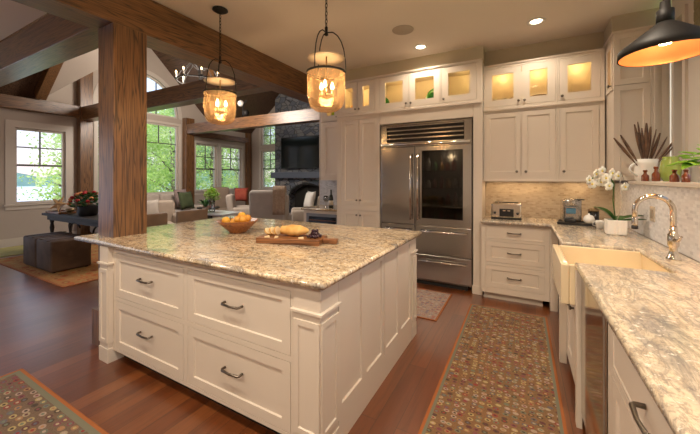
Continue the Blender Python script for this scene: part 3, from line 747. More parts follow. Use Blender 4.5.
# -- tall pantry, fridge surround and glass cabinets above
tall = cabinet('pantry_cabinet', 'tall cream pantry cabinet left of the refrigerator with two pairs of doors', 'cabinet', FY(0, 4.12), (-2.11, 4.3, 0), -2.467, -1.765, .0, 2.335, .42,
    [(-2.385, -2.098, 1.02, 2.265, 'door', (-2.125, 1.09)), (-2.093, -1.805, 1.02, 2.265, 'door', (-2.066, 1.09)),
     (-2.385, -2.098, .13, .935, 'door', (-2.125, .87)), (-2.093, -1.805, .13, .935, 'door', (-2.066, .87))])
sr = thing('refrigerator_surround', 'cream panel and header framing the stainless refrigerator', 'cabinet panel', (-1.1, 4.3, 0))
b = MB(); b.box(-.525, -.425, 4.12, 4.54, 0, 2.335); b.box(-.535, -.42, 4.11, 4.16, 0, .10); b.build('side_panel', paint, sr)
b = MB(); b.box(-1.76, -.53, 4.12, 4.50, 2.165, 2.335); b.build('header', paint, sr)
def glass_unit(u0, u1, opens, v0, v1, y, label, D=.40, ledge=True, lights=None, F=None, base=None):
    F = F or FY(0, y)
    t = cabinet('glass_cabinet', label, 'cabinet', F, base or ((u0+u1)/2, y+.2, v0), u0, u1, v0, v1, D, opens, solid=False)
    for (u) in (lights if lights is not None else [(u0+u1)/2]):
        b = MB(); b.m = F; b.cyl((u, -.16, v1-.032), .03, .011, 14); b.build('puck_light', puckm, t)
        p = F @ Vector((u, -.16, v1-.06)); lamp('puck_lamp', 'POINT', p, CAB_W, (1, .72, .30), t, .03)
    return t
def gd(u0, u1, v0, v1, ks): return (u0, u1, v0, v1, 'glass', ((u0+.028 if ks == 'l' else u1-.028), v0+.045))
zt0, zt1 = 2.375, 2.825
glass_unit(-2.467, -1.838, [gd(-2.41, -2.12, zt0, zt1, 'r'), gd(-2.115, -1.85, zt0, zt1, 'l')], 2.345, 2.83, 4.12, 'lit glass fronted cabinet above the pantry, left end of the row over the refrigerator', lights=[-2.26, -1.98])
glass_unit(-1.836, -.916, [gd(-1.765, -1.347, zt0, zt1, 'r'), gd(-1.338, -.925, zt0, zt1, 'l')], 2.345, 2.83, 4.12, 'lit glass fronted cabinet with two doors directly above the refrigerator', lights=[-1.58, -1.17])
glass_unit(-.914, -.425, [gd(-.905, -.485, zt0, zt1, 'l')], 2.345, 2.83, 4.12, 'lit single door glass cabinet above the right side of the refrigerator')
def crown(x0, x1, y, yb, z, steps, h):
    b = MB(); pr = [(yb, z)]
    for i, dw in enumerate(steps): pr += [(y-dw, z+i*h), (y-dw, z+(i+1)*h)]
    pr.append((yb, z+len(steps)*h)); A = [b.v((x0, q[0], q[1])) for q in pr]; B = [b.v((x1, q[0], q[1])) for q in pr]; b.f(A); b.f(B[::-1])
    for i in range(len(pr)): b.f([A[i], A[(i+1) % len(pr)], B[(i+1) % len(pr)], B[i]])
    return b
b = crown(-2.467, -.425, 4.12, 4.45, 2.831, (.012, .022), .012)
single(b, 'crown_molding', paint, 'cream crown molding capping the glass cabinets over the refrigerator', 'molding')
b = MB(); b.box(-2.467, -.425, 4.100, 4.1195, 2.325, 2.350, .003); single(b, 'ledge_molding', paint, 'thin cream ledge molding under the glass cabinets over the refrigerator', 'molding')

# -- wall cabinets over the toaster counter
Fu = FY(0, 4.25)
cabinet('wall_cabinet', 'cream two door wall cabinet above the toaster', 'cabinet', Fu, (-.03, 4.4, 1.38), -.42, .352, 1.385, 2.24, .29,
    [(-.405, -.012, 1.435, 2.205, 'door', (-.055, 1.49)), (-.005, .336, 1.435, 2.205, 'door', (.04, 1.49))])
cabinet('wall_cabinet', 'cream single door wall cabinet above the coffee machine', 'cabinet', Fu, (.56, 4.4, 1.38), .354, .775, 1.385, 2.24, .29,
    [(.372, .728, 1.435, 2.205, 'door', (.41, 1.49))])
zt0, zt1 = 2.285, 2.755
glass_unit(-.42, .352, [gd(-.405, -.008, zt0, zt1, 'r'), gd(-.002, .336, zt0, zt1, 'l')], 2.25, 2.778, 4.25, 'lit two door glass cabinet above the toaster wall cabinet', .29, lights=[-.21, .17])
glass_unit(.354, .775, [gd(.366, .738, zt0, zt1, 'l')], 2.25, 2.778, 4.25, 'lit single door glass cabinet holding a glass bowl, nearest the window corner', .29)
b = crown(-.42, .774, 4.25, 4.44, 2.779, (.010, .018), .009)
single(b, 'crown_molding', paint, 'cream crown molding above the glass cabinets over the toaster', 'molding')
b = MB(); b.box(-.42, .774, 4.230, 4.2495, 2.235, 2.257, .003); single(b, 'ledge_molding', paint, 'thin cream ledge molding between wall cabinets and glass cabinets over the toaster', 'molding')
b = MB(); b.box(-.42, .774, 4.232, 4.2495, 1.372, 1.392, .003); single(b, 'light_rail', paint, 'cream rail along the bottom of the wall cabinets over the toaster', 'molding')
# corner tower
ct = thing('corner_cabinet', 'cream panelled corner cabinet standing on the window sill end', 'cabinet', (.92, 4.2, 1.39))
b = MB(); b.box(.79, 1.19, 3.975, 4.54, 1.392, 2.822); b.build('body', paint, ct)
shaker(FY(0, 3.955), .790, 1.06, 1.392, 2.315, .05, .0195, .007).build('panel', paint, ct)
shaker(FY(0, 3.955), .790, 1.06, 2.32, 2.82, .05, .0195, .007).build('panel', paint, ct)
b = MB(); b.box(1.062, 1.19, 3.945, 3.975, 1.392, 2.822); b.box(1.085, 1.11, 3.935, 3.945, 1.392, 2.822); b.box(1.135, 1.16, 3.935, 3.945, 1.392, 2.822); b.build('pilaster', trimp, ct)
Fc = FXm(.778, 0)
d = glassframe(Fc, 3.985, 4.225, 2.285, 2.755, .045, .0115).build('door', paint, ct)
b = MB(); b.m = Fc; b.box(4.03, 4.18, -.0115, -.009, 2.33, 2.71); b.build('pane', mat('glow-coloured opaque glass', (.5, .3, .12), .3), d); knob(Fc, 4.01, 2.33, d)  # opaque pane; cabinet glow is put into its amber colour
b = crown(.775, 1.19, 3.975, 4.5, 2.823, (.022, .030), .012)
single(b, 'crown_molding', paint, 'cream crown molding capping the corner cabinet by the window', 'molding')

# -- base cabinets
cabinet('base_cabinet', 'cream three drawer base cabinet below the toaster', 'cabinet', FY(0, 4.0), (-.1, 4.25, 0), -.42, .262, .085, .888, .52,
    [(-.372, .218, .712, .866, 'slab'), (-.372, .218, .440, .684, 'drawer'), (-.372, .218, .150, .410, 'drawer')])
b = MB(); b.box(-.40, .20, 4.07, 4.5, 0, .083); single(b, 'toe_kick', paint, 'cream recessed toe kick under the three drawer base cabinet', 'toe kick')
lg = MB(); lg.box(.264, .335, 3.975, 4.10, 0, .888); single(lg, 'cabinet_leg', paint, 'cream square corner leg right of the three drawer base cabinet', 'cabinet leg', bev=.003)
cabinet('base_cabinet', 'cream corner base cabinet between the drawers and the farmhouse sink', 'cabinet', FXm(.34, 0), (.6, 3.4, 0), 2.965, 3.972, .085, .888, .57, [(3.0, 3.90, .13, .86, 'door', (3.04, .8))])
# sink cabinet
sc_ = cabinet('sink_cabinet', 'cream sink base cabinet with two doors beneath the farmhouse apron', 'cabinet', FXm(.30, 0), (.6, 2.55, 0), 2.19, 2.96, .085, .655, .61,
    [(2.27, 2.565, .12, .62, 'door', (2.53, .56)), (2.575, 2.88, .12, .62, 'door', (2.61, .56))])
b = MB(); b.box(.272, .299, 2.192, 2.245, 0, .885); b.box(.30, .335, 2.192, 2.225, .66, .885); b.build('pilaster', paint, sc_)
b = MB(); b.box(.255, .299, 2.905, 2.96, 0, .885); b.box(.30, .335, 2.93, 2.96, .66, .885); b.build('pilaster', paint, sc_)
# dishwasher
dw = thing('dishwasher', 'stainless front dishwasher under the counter beside the sink', 'dishwasher', (.6, 1.88, 0))
b = MB(); b.box(.325, .90, 1.60, 2.185, .09, .885); b.build('body', steeld, dw)
dwm = mat('polished steel door', (.42, .36, .30), .10, 1)
b = MB(); b.box(.292, .3245, 1.605, 2.180, .10, .88, .003); d = b.build('door', dwm, dw)
b = MB(); b.box(.37, .85, 1.62, 2.17, 0, .088); b.build('toe_kick', darkgap, dw)
b = MB(); b.m = FXm(.292, 0); b.box(1.605, 1.63, 0, .004, .10, .88); b.build('edge_trim', steel, d)
F3 = FXm(.30, 0)
cabinet('base_cabinet', 'cream base cabinet with drawer and bow pull nearest the camera on the right', 'cabinet', F3, (.6, 1.1, 0), .58, 1.592, .085, .888, .61,
    [(.66, 1.53, .700, .862, 'slab'), (.66, 1.53, .12, .672, 'door')])
pc = [o for o in COL.objects if o.name.startswith('base_cabinet') and o.type == 'EMPTY'][-1]
cabinet('base_cabinet', 'cream base cabinet beside the camera at the right edge of the picture', 'cabinet', F3, (.6, 0, 0), -.9, .575, .085, .888, .61, [(-.85, .53, .700, .862, 'slab'), (-.85, .53, .12, .672, 'drawer')])
b = MB(); b.box(.37, .9, -.9, 1.59, 0, .083); single(b, 'toe_kick', paint, 'recessed toe kick under the base cabinets by the dishwasher', 'toe kick')
# sink
b = MB()
def sinkmesh(b, x0, x1, y0, y1, zt, zb, wl=.022):
    b.box(x0, x0+wl*1.9, y0, y1, zb, zt); 
    b.box(x0+wl*1.9, x1, y0, y0+wl, zb, zt); b.box(x0+wl*1.9, x1, y1-wl, y1, zb, zt); b.box(x1-wl, x1, y0+wl, y1-wl, zb, zt)
    b.box(x0+wl*1.9, x1-wl, y0+wl, y1-wl, zb, zb+wl)
sk = thing('farmhouse_sink', 'cream fireclay farmhouse sink with protruding apron front', 'sink', (.48, 2.58, .66))
sinkmesh(b, .205, .745, 2.265, 2.895, .905, .665); b.build('basin', fireclay, sk, bev=.008)
b = MB(); b.cyl((.5, 2.58, .688), .04, .004, 18); b.build('drain', chrome, sk)
# perimeter countertop (L shaped with the sink notch)
def polytop(b, poly, z0, z1, bv=.010):
    n = len(poly); P = [Vector((x, y)) for x, y in poly]
    area = sum(P[i].x*P[(i+1) % n].y-P[(i+1) % n].x*P[i].y for i in range(n)); sg = 1 if area > 0 else -1
    def ins(d):
        out = []
        for i in range(n):
            a, p, c_ = P[i-1], P[i], P[(i+1) % n]
            e1 = (p-a).normalized(); e2 = (c_-p).normalized(); n1 = Vector((-e1.y, e1.x))*sg; n2 = Vector((-e2.y, e2.x))*sg
            out.append(p+(n1+n2)*d/(1+n1.dot(n2)))
        return out
    R = []
    for d, z in ((bv, z0), (.002, z0+.006), (0, z0+.012), (0, z1-.012), (.003, z1-.004), (bv, z1)):
        R.append([b.v((q.x, q.y, z)) for q in ins(d)])
    for A, B in zip(R, R[1:]):
        for q in range(n): b.f([A[q], A[(q+1) % n], B[(q+1) % n], B[q]], True)
    b.f(R[0][::-1]); b.f(R[-1])
b = MB()
polytop(b, [(-.423, 4.535), (-.423, 3.95), (.25, 3.95), (.27, 3.93), (.27, 2.905), (.715, 2.905), (.715, 2.255), (.27, 2.255), (.27, -1.0), (.913, -1.0), (.913, 4.535)], .890, .925)
o = b.build('perimeter_countertop', granP); tag(o, 'long granite countertop running from the toaster around the sink to the right edge', 'countertop')

# -- bar nook left of the pantry
cabinet('bar_cabinet', 'cream base cabinet of the bar nook holding the wine cooler', 'cabinet', FY(0, 4.45), (-2.9, 4.75, 0), -3.34, -2.475, .0, .860, .58, [])
wc = thing('wine_cooler', 'black glass fronted wine cooler under the small bar counter', 'wine cooler', (-2.95, 4.44, .1))
b = MB(); b.m = FY(0, 4.449); grid_wall(b, -3.27, -2.62, .12, .81, 0, .018, [(-3.22, -2.67, .17, .76)]); b.build('door_frame', steeld, wc)
b = MB(); b.m = FY(0, 4.449); b.box(-3.22, -2.67, .002, .010, .17, .76); b.build('door_glass', ovenglass, wc)
b = MB(); b.m = FY(0, 4.449)
for z in (.3, .43, .56, .69): b.box(-3.21, -2.68, .010, .016, z, z+.012)
b.build('rack', mwood, wc)
b = MB(); polytop(b, [(-3.38, 4.42), (-2.472, 4.42), (-2.472, 5.03), (-3.38, 5.03)], .862, .895); o = b.build('bar_countertop', gran); tag(o, 'small granite countertop of the bar nook beneath the wine bottle', 'countertop')
cabinet('bar_wall_cabinet', 'cream wall cabinet hanging over the bar nook left of the pantry', 'cabinet', FY(0, 4.72), (-2.8, 4.85, 1.37), -3.165, -2.475, 1.37, 2.40, .32, [(-3.12, -2.80, 1.42, 2.36, 'door'), (-2.79, -2.50, 1.42, 2.36, 'door')])
glass_unit(-3.165, -2.475, [gd(-3.12, -2.80, 2.43, 2.66, 'r'), gd(-2.79, -2.50, 2.43, 2.66, 'l')], 2.41, 2.70, 4.72, 'small glass cabinet with a lime vase behind the right hanging lantern', .32, lights=[-2.8])
b = MB(); b.lathe([(0, 0), (.07, 0), (.09, .05), (.08, .14), (.085, .145), (0, .145)], 16, (-2.93, 4.86, 2.432)); single(b, 'lime_vase', lime, 'lime green glass vase in the cabinet over the bar nook', 'vase')
# wine bottle and glasses on bar counter
wb_ = thing('wine_bottle', 'dark wine bottle with pale label on the bar nook counter', 'bottle', (-2.885, 4.62, .895))
b = MB(); b.lathe([(0, 0), (.037, 0), (.038, .01), (.038, .17), (.030, .21), (.014, .235), (.014, .30), (.016, .302), (.016, .315), (0, .315)], 18, (-2.885, 4.62, .8955)); b.build('bottle', bottleg, wb_)
b = MB(); b.lathe([(.0385, .05), (.0388, .05), (.0388, .13), (.0385, .13)], 18, (-2.885, 4.62, .8955)); b.build('label', labelm, wb_)
def wineglass(x, y, z, label, grp, s=1.):
    b = MB(); b.lathe([(0, 0), (.032*s, 0), (.032*s, .003), (.005, .008), (.004, .08*s), (.02*s, .10*s), (.036*s, .13*s), (.036*s, .16*s), (.030*s, .20*s), (.0285*s, .20*s), (.034*s, .16*s), (.034*s, .13*s), (0, .10*s)], 16, (x, y, z))
    return single(b, 'wine_glass', tumbler, label, 'glass', grp)
wineglass(-3.0, 4.66, .8955, 'clear wine glass nearest the wine bottle on the bar counter', 'wine glasses on the bar counter')
wineglass(-3.08, 4.74, .8955, 'clear wine glass farther left on the bar counter', 'wine glasses on the bar counter')

# -- contents of the lit cabinets
def platter(x, y, z, r, m, label, tilt=.14, rz=0):
    b = MB(); b.m = Matrix.Translation((x, y, z)) @ Matrix.Rotation(rz, 4, 'Z') @ Matrix.Rotation(PI/2-tilt, 4, 'X') @ Matrix.Translation((0, r, 0))
    b.lathe([(0, 0), (r*.6, .002), (r, .016), (r, .021), (r*.6, .008), (0, .006)], 28)
    o = b.build('display_plate', m); tag(o, label, 'plate'); return recenter(o)
platter(-1.84, 4.36, 2.366, .13, greenplate, 'green glass plate standing in the glass cabinet above the pantry')
platter(-1.03, 4.36, 2.366, .145, greenplate, 'green glass plate standing in the cabinet directly above the refrigerator')
platter(-2.27, 4.40, 2.366, .12, yellowf, 'amber plate standing in the leftmost lit cabinet')
def fig(x, y, z, label):
    b = MB(); b.lathe([(0, 0), (.026, 0), (.026, .01), (.012, .03), (.020, .06), (.014, .09), (.022, .12), (.010, .145), (0, .15)], 14, (x, y, z)); return single(b, 'figurine', brass, label, 'figurine')
fig(-1.60, 4.36, 2.366, 'small bronze figurine in the left door of the cabinet above the refrigerator')
fig(-.62, 4.40, 2.366, 'small bronze figurine in the cabinet above the refrigerator\'s right side')
b = MB(); b.lathe([(0, 0), (.05, 0), (.10, .035), (.125, .075), (.12, .075), (.09, .035), (0, .012)], 24, (-.70, 4.30, 2.366)); single(b, 'glass_bowl', lime, 'lime glass bowl in the single door cabinet above the refrigerator', 'bowl')
for q, x in enumerate((-.30, -.24, -.18, -.12)): wineglass(x, 4.36+.04*(q % 2), 2.2705, 'small stemmed glass in the lit cabinet above the toaster', 'stemmed glasses in the cabinet above the toaster', .65)
b = MB(); b.lathe([(0, 0), (.05, 0), (.055, .02), (.04, .05), (.09, .12), (.088, .12), (.035, .052), (0, .03)], 20, (.17, 4.38, 2.2705)); single(b, 'footed_dish', brass, 'bronze footed dish in the lit cabinet right of the stemmed glasses', 'dish')
b = MB(); b.lathe([(0, 0), (.04, 0), (.085, .03), (.105, .09), (.101, .09), (.08, .035), (0, .01)], 24, (.55, 4.37, 2.2705)); single(b, 'glass_bowl', tumbler, 'clear glass bowl in the cabinet nearest the window corner', 'bowl')

# -- under cabinet light bars (real strips on the cabinet undersides)
for x0, x1, w_ in ((-.36, .30, 1.8), (.42, .72, 1.0)):
    t = thing('under_cabinet_light', 'slim light bar under the wall cabinet over %s' % ('the toaster' if x0 < 0 else 'the coffee machine'), 'light', ((x0+x1)/2, 4.42, 1.37))
    b = MB(); b.box(x0, x1, 4.40, 4.44, 1.372, 1.384); b.build('housing', white, t)
    d = lamp('bar_lamp', 'AREA', ((x0+x1)/2, 4.42, 1.368), w_, (1, .68, .36), t, .03); d.data.shape = 'RECTANGLE'; d.data.size = x1-x0; d.data.size_y = .03

# ================================================================== LIGHTS IN THE CEILING
def can(x, y, z, label, group=None, power=CAN_W):
    t = thing('recessed_light', label, 'ceiling light', (x, y, z), 0, group)
    b = MB(); b.lathe([(.055, 0), (.085, 0), (.085, -.006), (.075, -.010), (.055, -.006)], 28, (x, y, z-.0005), closed=True); b.build('trim_ring', white, t)
    b = MB(); b.lathe([(0, -.003), (.054, -.003), (.054, -.001), (0, -.001)], 24, (x, y, z)); b.build('lens', canm, t)
    lamp('downlight_lamp', 'SPOT', (x, y, z-.03), power, (1, .84, .65), t, .05, (0, 0, 0), math.radians(150))
    return t
can(-1.11, 3.88, 3.05, 'round lit ceiling downlight in front of the refrigerator cabinets', None, CAN_W*.38)
can(.13, 3.82, 3.05, 'round lit ceiling downlight in front of the toaster cabinets', None, CAN_W*.38)
for q, (x, y) in enumerate(((-2.4, .3), (-1.0, .3), (.2, .3), (-2.2, -1.2), (-.6, -1.2), (.2, 2.0))):  # unseen downlights, added to brighten the interior
    can(x, y, 3.05, 'unseen ceiling downlight added above the camera to brighten the kitchen', 'added downlights outside the picture', CAN_W*1.25)
t = thing('ceiling_speaker', 'round flush speaker grille in the kitchen ceiling', 'speaker', (-1.155, 3.345, 3.05))
b = MB(); b.lathe([(0, -.006), (.105, -.006), (.115, -.0045), (.118, 0), (0, 0)], 32, (-1.155, 3.345, 3.0495)); b.build('grille', mat('speaker cloth', (.42, .35, .28), .8), t)

# ================================================================== HANGING LANTERNS
def lantern(x, y, label):
    t = thing('pendant_lantern', label, 'pendant lamp', (x, y, 0), 0, 'amber glass lanterns over the island')
    c_ = (x, y, 0); R = .148
    b = MB(); b.lathe([(0, 3.045), (.07, 3.045), (.072, 3.035), (.04, 3.015), (.012, 3.005), (0, 3.0)], 24, c_); b.build('canopy', iron, t)
    b = MB(); z = 2.995; k_ = 0
    while z > 2.60:
        pts = []
        for q in range(10):
            a = 2*PI*q/10; du = .009*math.cos(a); dz = .020*math.sin(a)
            pts.append((x+(du if k_ % 2 else 0), y+(0 if k_ % 2 else du), z-.018+dz))
        b.tube(pts, .003, 6, closed=True); z -= .031; k_ += 1
    b.build('chain', iron, t)
    b = MB()
    b.lathe([(0, 2.60), (.012, 2.59), (.010, 2.55), (.016, 2.53), (0, 2.52)], 12, c_)
    for s_ in (-1, 0, 1):
        a = s_*2*PI/3+.5; pts = [(x, y, 2.55)]
        for q in range(1, 7):
            f = q/6; r = R*1.03*math.sin(f*PI/2)**.8; pts.append((x+r*math.cos(a), y+r*math.sin(a), 2.56-.32*f**2.0))
        b.tube(pts, .0045, 6)
    b.build('hanger', iron, t)
    b = MB(); b.lathe([(0, 2.372), (.05, 2.372), (R*.98, 2.350), (R*1.0, 2.344), (.05, 2.362), (0, 2.362)], 32, c_); b.build('smoke_bell', mat('ivory glass', (.50, .40, .29), .3) if 'iv' not in globals() else globals()['iv'], t)
    b = MB(); b.tube([(x, y, 2.36), (x, y, 2.06)], .006, 8); b.lathe([(0, 2.065), (.05, 2.06), (.055, 2.05), (.02, 2.035), (0, 2.03)], 16, c_); b.build('stem', brass, t)
    b = MB(); b.lathe([(R+.001, 2.225), (R+.006, 2.227), (R+.006, 2.241), (R+.001, 2.243)], 36, c_, closed=True); b.build('rim_band', iron, t)
    prof = [(R, 2.245), (R-.001, 2.10), (R-.006, 2.03), (R-.022, 1.975), (R-.055, 1.945), (.05, 1.935), (0, 1.933)]
    b = MB(); b.lathe(prof, 40, c_); b.build('glass_jar', merc, t)
    for q in range(3):
        a = 2*PI*q/3+.9; bx, by = x+.05*math.cos(a), y+.05*math.sin(a)
        b = MB(); b.lathe([(0, 2.05), (.010, 2.05), (.010, 2.10), (0, 2.10)], 10, (bx, by, 0)); s_ = b.build('candle_sleeve', brass, t)
        b = MB(); b.lathe([(0, 2.13), (.010, 2.135), (.014, 2.15), (.008, 2.175), (0, 2.19)], 10, (bx, by, -.02)); b.build('bulb', bulbm, s_)
    lamp('lantern_lamp', 'POINT', (x, y, 2.12), PEND_W, (1, .66, .33), t, .04)
    return t
lantern(-2.565, 2.085, 'amber glass lantern hanging from chain nearer the timber post')
lantern(-1.34, 2.075, 'amber glass lantern on a long chain right of the other lantern')
# cone pendant over the sink
t = thing('cone_pendant', 'wide black cone pendant with copper lining hanging over the sink', 'pendant lamp', (.70, 2.385, 2.1))
c_ = (.70, 2.385, 0)
b = MB(); b.lathe([(.034, 2.285), (.204, 2.150), (.206, 2.106), (.201, 2.106), (.199, 2.145), (.034, 2.277)], 48, c_); b.build('shade', iron, t)
b = MB(); b.lathe([(.030, 2.272), (.1965, 2.143), (.1985, 2.1065)], 48, c_); b.build('lining', copper, t)
b = MB(); b.lathe([(0, 2.40), (.022, 2.40), (.024, 2.36), (.038, 2.35), (.038, 2.28), (0, 2.276)], 20, c_); b.tube([(.70, 2.385, 2.40), (.70, 2.385, 3.03)], .010, 10); b.lathe([(0, 3.03), (.06, 3.03), (.06, 3.045), (0, 3.047)], 20, c_); b.build('stem', iron, t)
b = MB(); b.lathe([(0, 2.262), (.018, 2.255), (.034, 2.195), (.026, 2.165), (0, 2.156)], 16, c_); b.build('bulb', bulbm, t)
lamp('cone_lamp', 'SPOT', (.70, 2.385, 2.140), 12, (1, .78, .5), t, .03, (0, 0, 0), math.radians(150))
lamp('cone_glow', 'POINT', (.70, 2.385, 2.140), 1.2, (1, .7, .4), t, .03)

# ================================================================== ISLAND TOP ITEMS
ZT = .9255
b = MB(); bx, by = -2.25, 2.02
b.lathe([(0, 0), (.072, 0), (.078, .012), (.13, .060), (.178, .108), (.174, .112), (.124, .066), (.068, .020), (0, .016)], 36, (bx, by, ZT)); single(b, 'wooden_bowl', bowlw, 'flared reddish wooden bowl of oranges on the island', 'bowl')
random.seed(5)
fr_pos = [(-.06, -.03, .068), (.045, -.055, .068), (.07, .035, .068), (-.02, .07, .068), (-.085, .04, .088), (.0, 0, .118), (-.055, -.085, .112), (.085, -.02, .125), (.035, .075, .122), (.015, .03, .148)]
for q, (dx, dy, dz) in enumerate(fr_pos):
    b = MB(); b.ball((0, 0, 0), .036, 16, 10, (1, 1, .93)); o = b.build('orange', orange if q % 3 else yellowf); o.location = (bx+dx, by+dy, ZT+dz); tag(o, 'round orange fruit heaped in the wooden bowl', 'fruit', 'oranges in the wooden bowl')
ang = math.radians(16)
cb = thing('cutting_board', 'walnut cutting board with handle under the bread on the island', 'cutting board', (-1.55, 1.92, ZT), ang)
b = MB(); b.box(-.25, .25, -.105, .105, 0, .042, .004); b.build('board', mwood, cb)
b = MB(); b.box(.2505, .30, -.022, .022, .006, .036, .004); b.box(.30, .36, -.028, .028, .004, .038, .006); b.build('handle', mwood, cb)
def onb(x, y): return (-1.55+x*math.cos(ang)-y*math.sin(ang), 1.92+x*math.sin(ang)+y*math.cos(ang), ZT+.0425)
b = MB()
NU = 22; rings = []
for i in range(NU+1):
    f = i/NU; x = -.09+.22*f; r = (math.sin(PI*min(1, .12+f*.88))**.55)
    if i == 0: r = .80
    r *= 1+.05*math.sin(f*22)
    rings.append([b.v((x, .055*r*math.cos(2*PI*q/16), (.044+.043*r*max(-.98, math.sin(2*PI*q/16))))) for q in range(16)])
for A, B in zip(rings, rings[1:]):
    for q in range(16): b.f([A[q], A[(q+1) % 16], B[(q+1) % 16], B[q]], True)
b.f(rings[0][::-1]); b.f(rings[-1])
o = b.build('bread_loaf', bread); o.location = onb(.0, .02); o.rotation_euler = (0, 0, ang); tag(o, 'golden crusty bread loaf cut at one end on the board', 'bread')
sl0 = None
for q, (x, tl) in enumerate(((-.125, .25), (-.155, .5), (-.185, .8))):
    b = MB(); b.m = Matrix.Rotation(-tl, 4, 'Y')
    n = 16; A = [b.v((-.006, .045*math.cos(2*PI*i/n), .033+.033*math.sin(2*PI*i/n))) for i in range(n)]; B = [b.v((.006, .045*math.cos(2*PI*i/n), .033+.033*math.sin(2*PI*i/n))) for i in range(n)]
    b.mat(crumb); b.f(A[::-1]); b.f(B); b.mat(bread)
    for i in range(n): b.f([A[i], A[(i+1) % n], B[(i+1) % n], B[i]], True)
    o = b.build('bread_slice', None); o.location = onb(x, .02); o.location.z += .004; o.rotation_euler = (0, 0, ang); tag(o, ('upright bread slice next to the cut loaf', 'leaning bread slice, second from the loaf', 'lowest leaning bread slice at the left end of the board')[q], 'bread slice', 'bread slices on the board')
random.seed(11)
for q in range(22):
    lv = 0 if q < 13 else (1 if q < 20 else 2); rr = .048-.015*lv
    a = q*2.4; r = rr*math.sqrt((q % 13+.5)/13)
    b = MB(); b.ball((0, 0, 0), .0135, 10, 7); o = b.build('grape', berry); p = onb(.185+r*math.cos(a), -.01+r*1.2*math.sin(a)); o.location = (p[0], p[1], p[2]+.0135+lv*.019); tag(o, 'dark grape in the bunch at the right end of the board', 'grape', 'dark grapes on the cutting board')
for q, (x, y, rz) in enumerate(((-.17, -.075, .3), (-.10, -.08, 1.1), (.10, -.07, .2))):
    b = MB(); b.prism([(-.02, -.012), (.02, -.008), (.012, .014)], 0, .012); o = b.build('cheese_wedge', crumb); o.location = onb(x, y); o.rotation_euler = (0, 0, ang+rz); tag(o, ('small pale cheese piece at the front left of the board', 'small pale cheese piece below the loaf', 'small pale cheese piece near the grapes')[q], 'cheese')

# ================================================================== TOASTER, COFFEE, ORCHID, FAUCET
t = thing('toaster', 'chrome two slot toaster on the granite counter against the back splash', 'toaster', (-.165, 4.24, ZT))
b = MB(); b.box(-.33, 0, 4.14, 4.34, ZT+.018, ZT+.195, .022); b.build('body', chrome, t)
b = MB(); b.box(-.325, -.005, 4.145, 4.335, ZT, ZT+.0175); b.build('base', black, t)
b = MB(); b.box(-.29, -.04, 4.18, 4.205, ZT+.1955, ZT+.1975); b.box(-.29, -.04, 4.275, 4.30, ZT+.1955, ZT+.1975); b.build('slots', darkgap, t)
b = MB(); b.m = FY(0, 4.14); b.box(-.235, -.085, 0, .006, ZT+.035, ZT+.125, .002); b.build('control_panel', black, t)
for x in (-.285, -.045):
    b = MB(); b.m = FY(x, 4.139) @ Matrix.Translation((0, 0, ZT+.075)) @ Matrix.Rotation(-PI/2, 4, 'X'); b.lathe([(0, 0), (.016, 0), (.014, .016), (0, .018)], 14); b.build('dial', black, t)
for x in (-.185, -.135):
    b = MB(); b.m = FY(0, 4.1335); b.box(x-.014, x+.014, 0, .018, ZT+.10, ZT+.112); b.build('lever', chrome, t)
t = thing('coffee_tray', 'black tray under the coffee machine and sugar bowl', 'tray', (.52, 4.06, ZT))
b = MB(); b.prism([(.33, 3.99), (.70, 3.95), (.74, 4.17), (.36, 4.24)], ZT, ZT+.012); b.build('base', black, t)
b = MB(); P4 = [(.33, 3.99), (.70, 3.95), (.74, 4.17), (.36, 4.24)]; b.tube([(x, y, ZT+.018) for x, y in P4], .007, 6, closed=True); b.build('rim', black, t)
ZC = ZT+.026
t = thing('coffee_machine', 'silver and black capsule coffee machine standing on the black tray', 'coffee machine', (.44, 4.11, ZC))
b = MB(); b.rbox((.475, 4.13, ZC+.12), (.15, .14, .24), .02); b.build('body', steel, t)
b = MB(); b.rbox((.455, 4.05, ZC+.20), (.12, .09, .075), .02); b.build('brew_head', steel, t)
b = MB(); b.m = Matrix.Translation((.455, 4.005, ZC+.205)) @ Matrix.Rotation(PI/2, 4, 'X'); b.lathe([(0, 0), (.03, 0), (.032, .008), (.022, .012), (0, .012)], 18); b.build('button', chrome, t)
b = MB(); b.rbox((.455, 4.055, ZC+.115), (.085, .02, .06), .008); b.build('capsule_window', ctrl, t)
b = MB(); b.box(.39, .49, 3.985, 4.058, ZC-.0, ZC+.035, .006); b.build('drip_tray', black, t)
b = MB(); b.tube([(.49, 4.06, ZC+.236), (.53, 4.05, ZC+.240), (.57, 4.05, ZC+.236)], .007, 8); b.build('lever', black, t)
b = MB(); b.box(.37, .398, 4.07, 4.18, ZC, ZC+.225, .008); b.build('water_tank', tumbler, t)
t = thing('sugar_bowl', 'small white lidded sugar bowl on the coffee tray', 'sugar bowl', (.60, 4.00, ZC))
b = MB(); b.lathe([(0, 0), (.03, 0), (.046, .02), (.05, .045), (.040, .068), (0, .068)], 20, (.60, 4.00, ZC)); b.build('bowl', white, t)
b = MB(); b.lathe([(.041, .068), (.03, .082), (.008, .088), (.010, .098), (0, .104)], 18, (.60, 4.00, ZC)); b.build('lid', white, t)
t = thing('coffee_canister', 'dark glass canister with a domed lid behind the sugar bowl', 'canister', (.655, 4.10, ZC))
b = MB(); b.lathe([(0, 0), (.045, 0), (.047, .01), (.047, .12), (0, .12)], 20, (.655, 4.10, ZC)); b.build('jar', ovenglass, t)
b = MB(); b.lathe([(.049, .12), (.049, .132), (.03, .150), (0, .155)], 20, (.655, 4.10, ZC)); b.build('lid', brass, t)
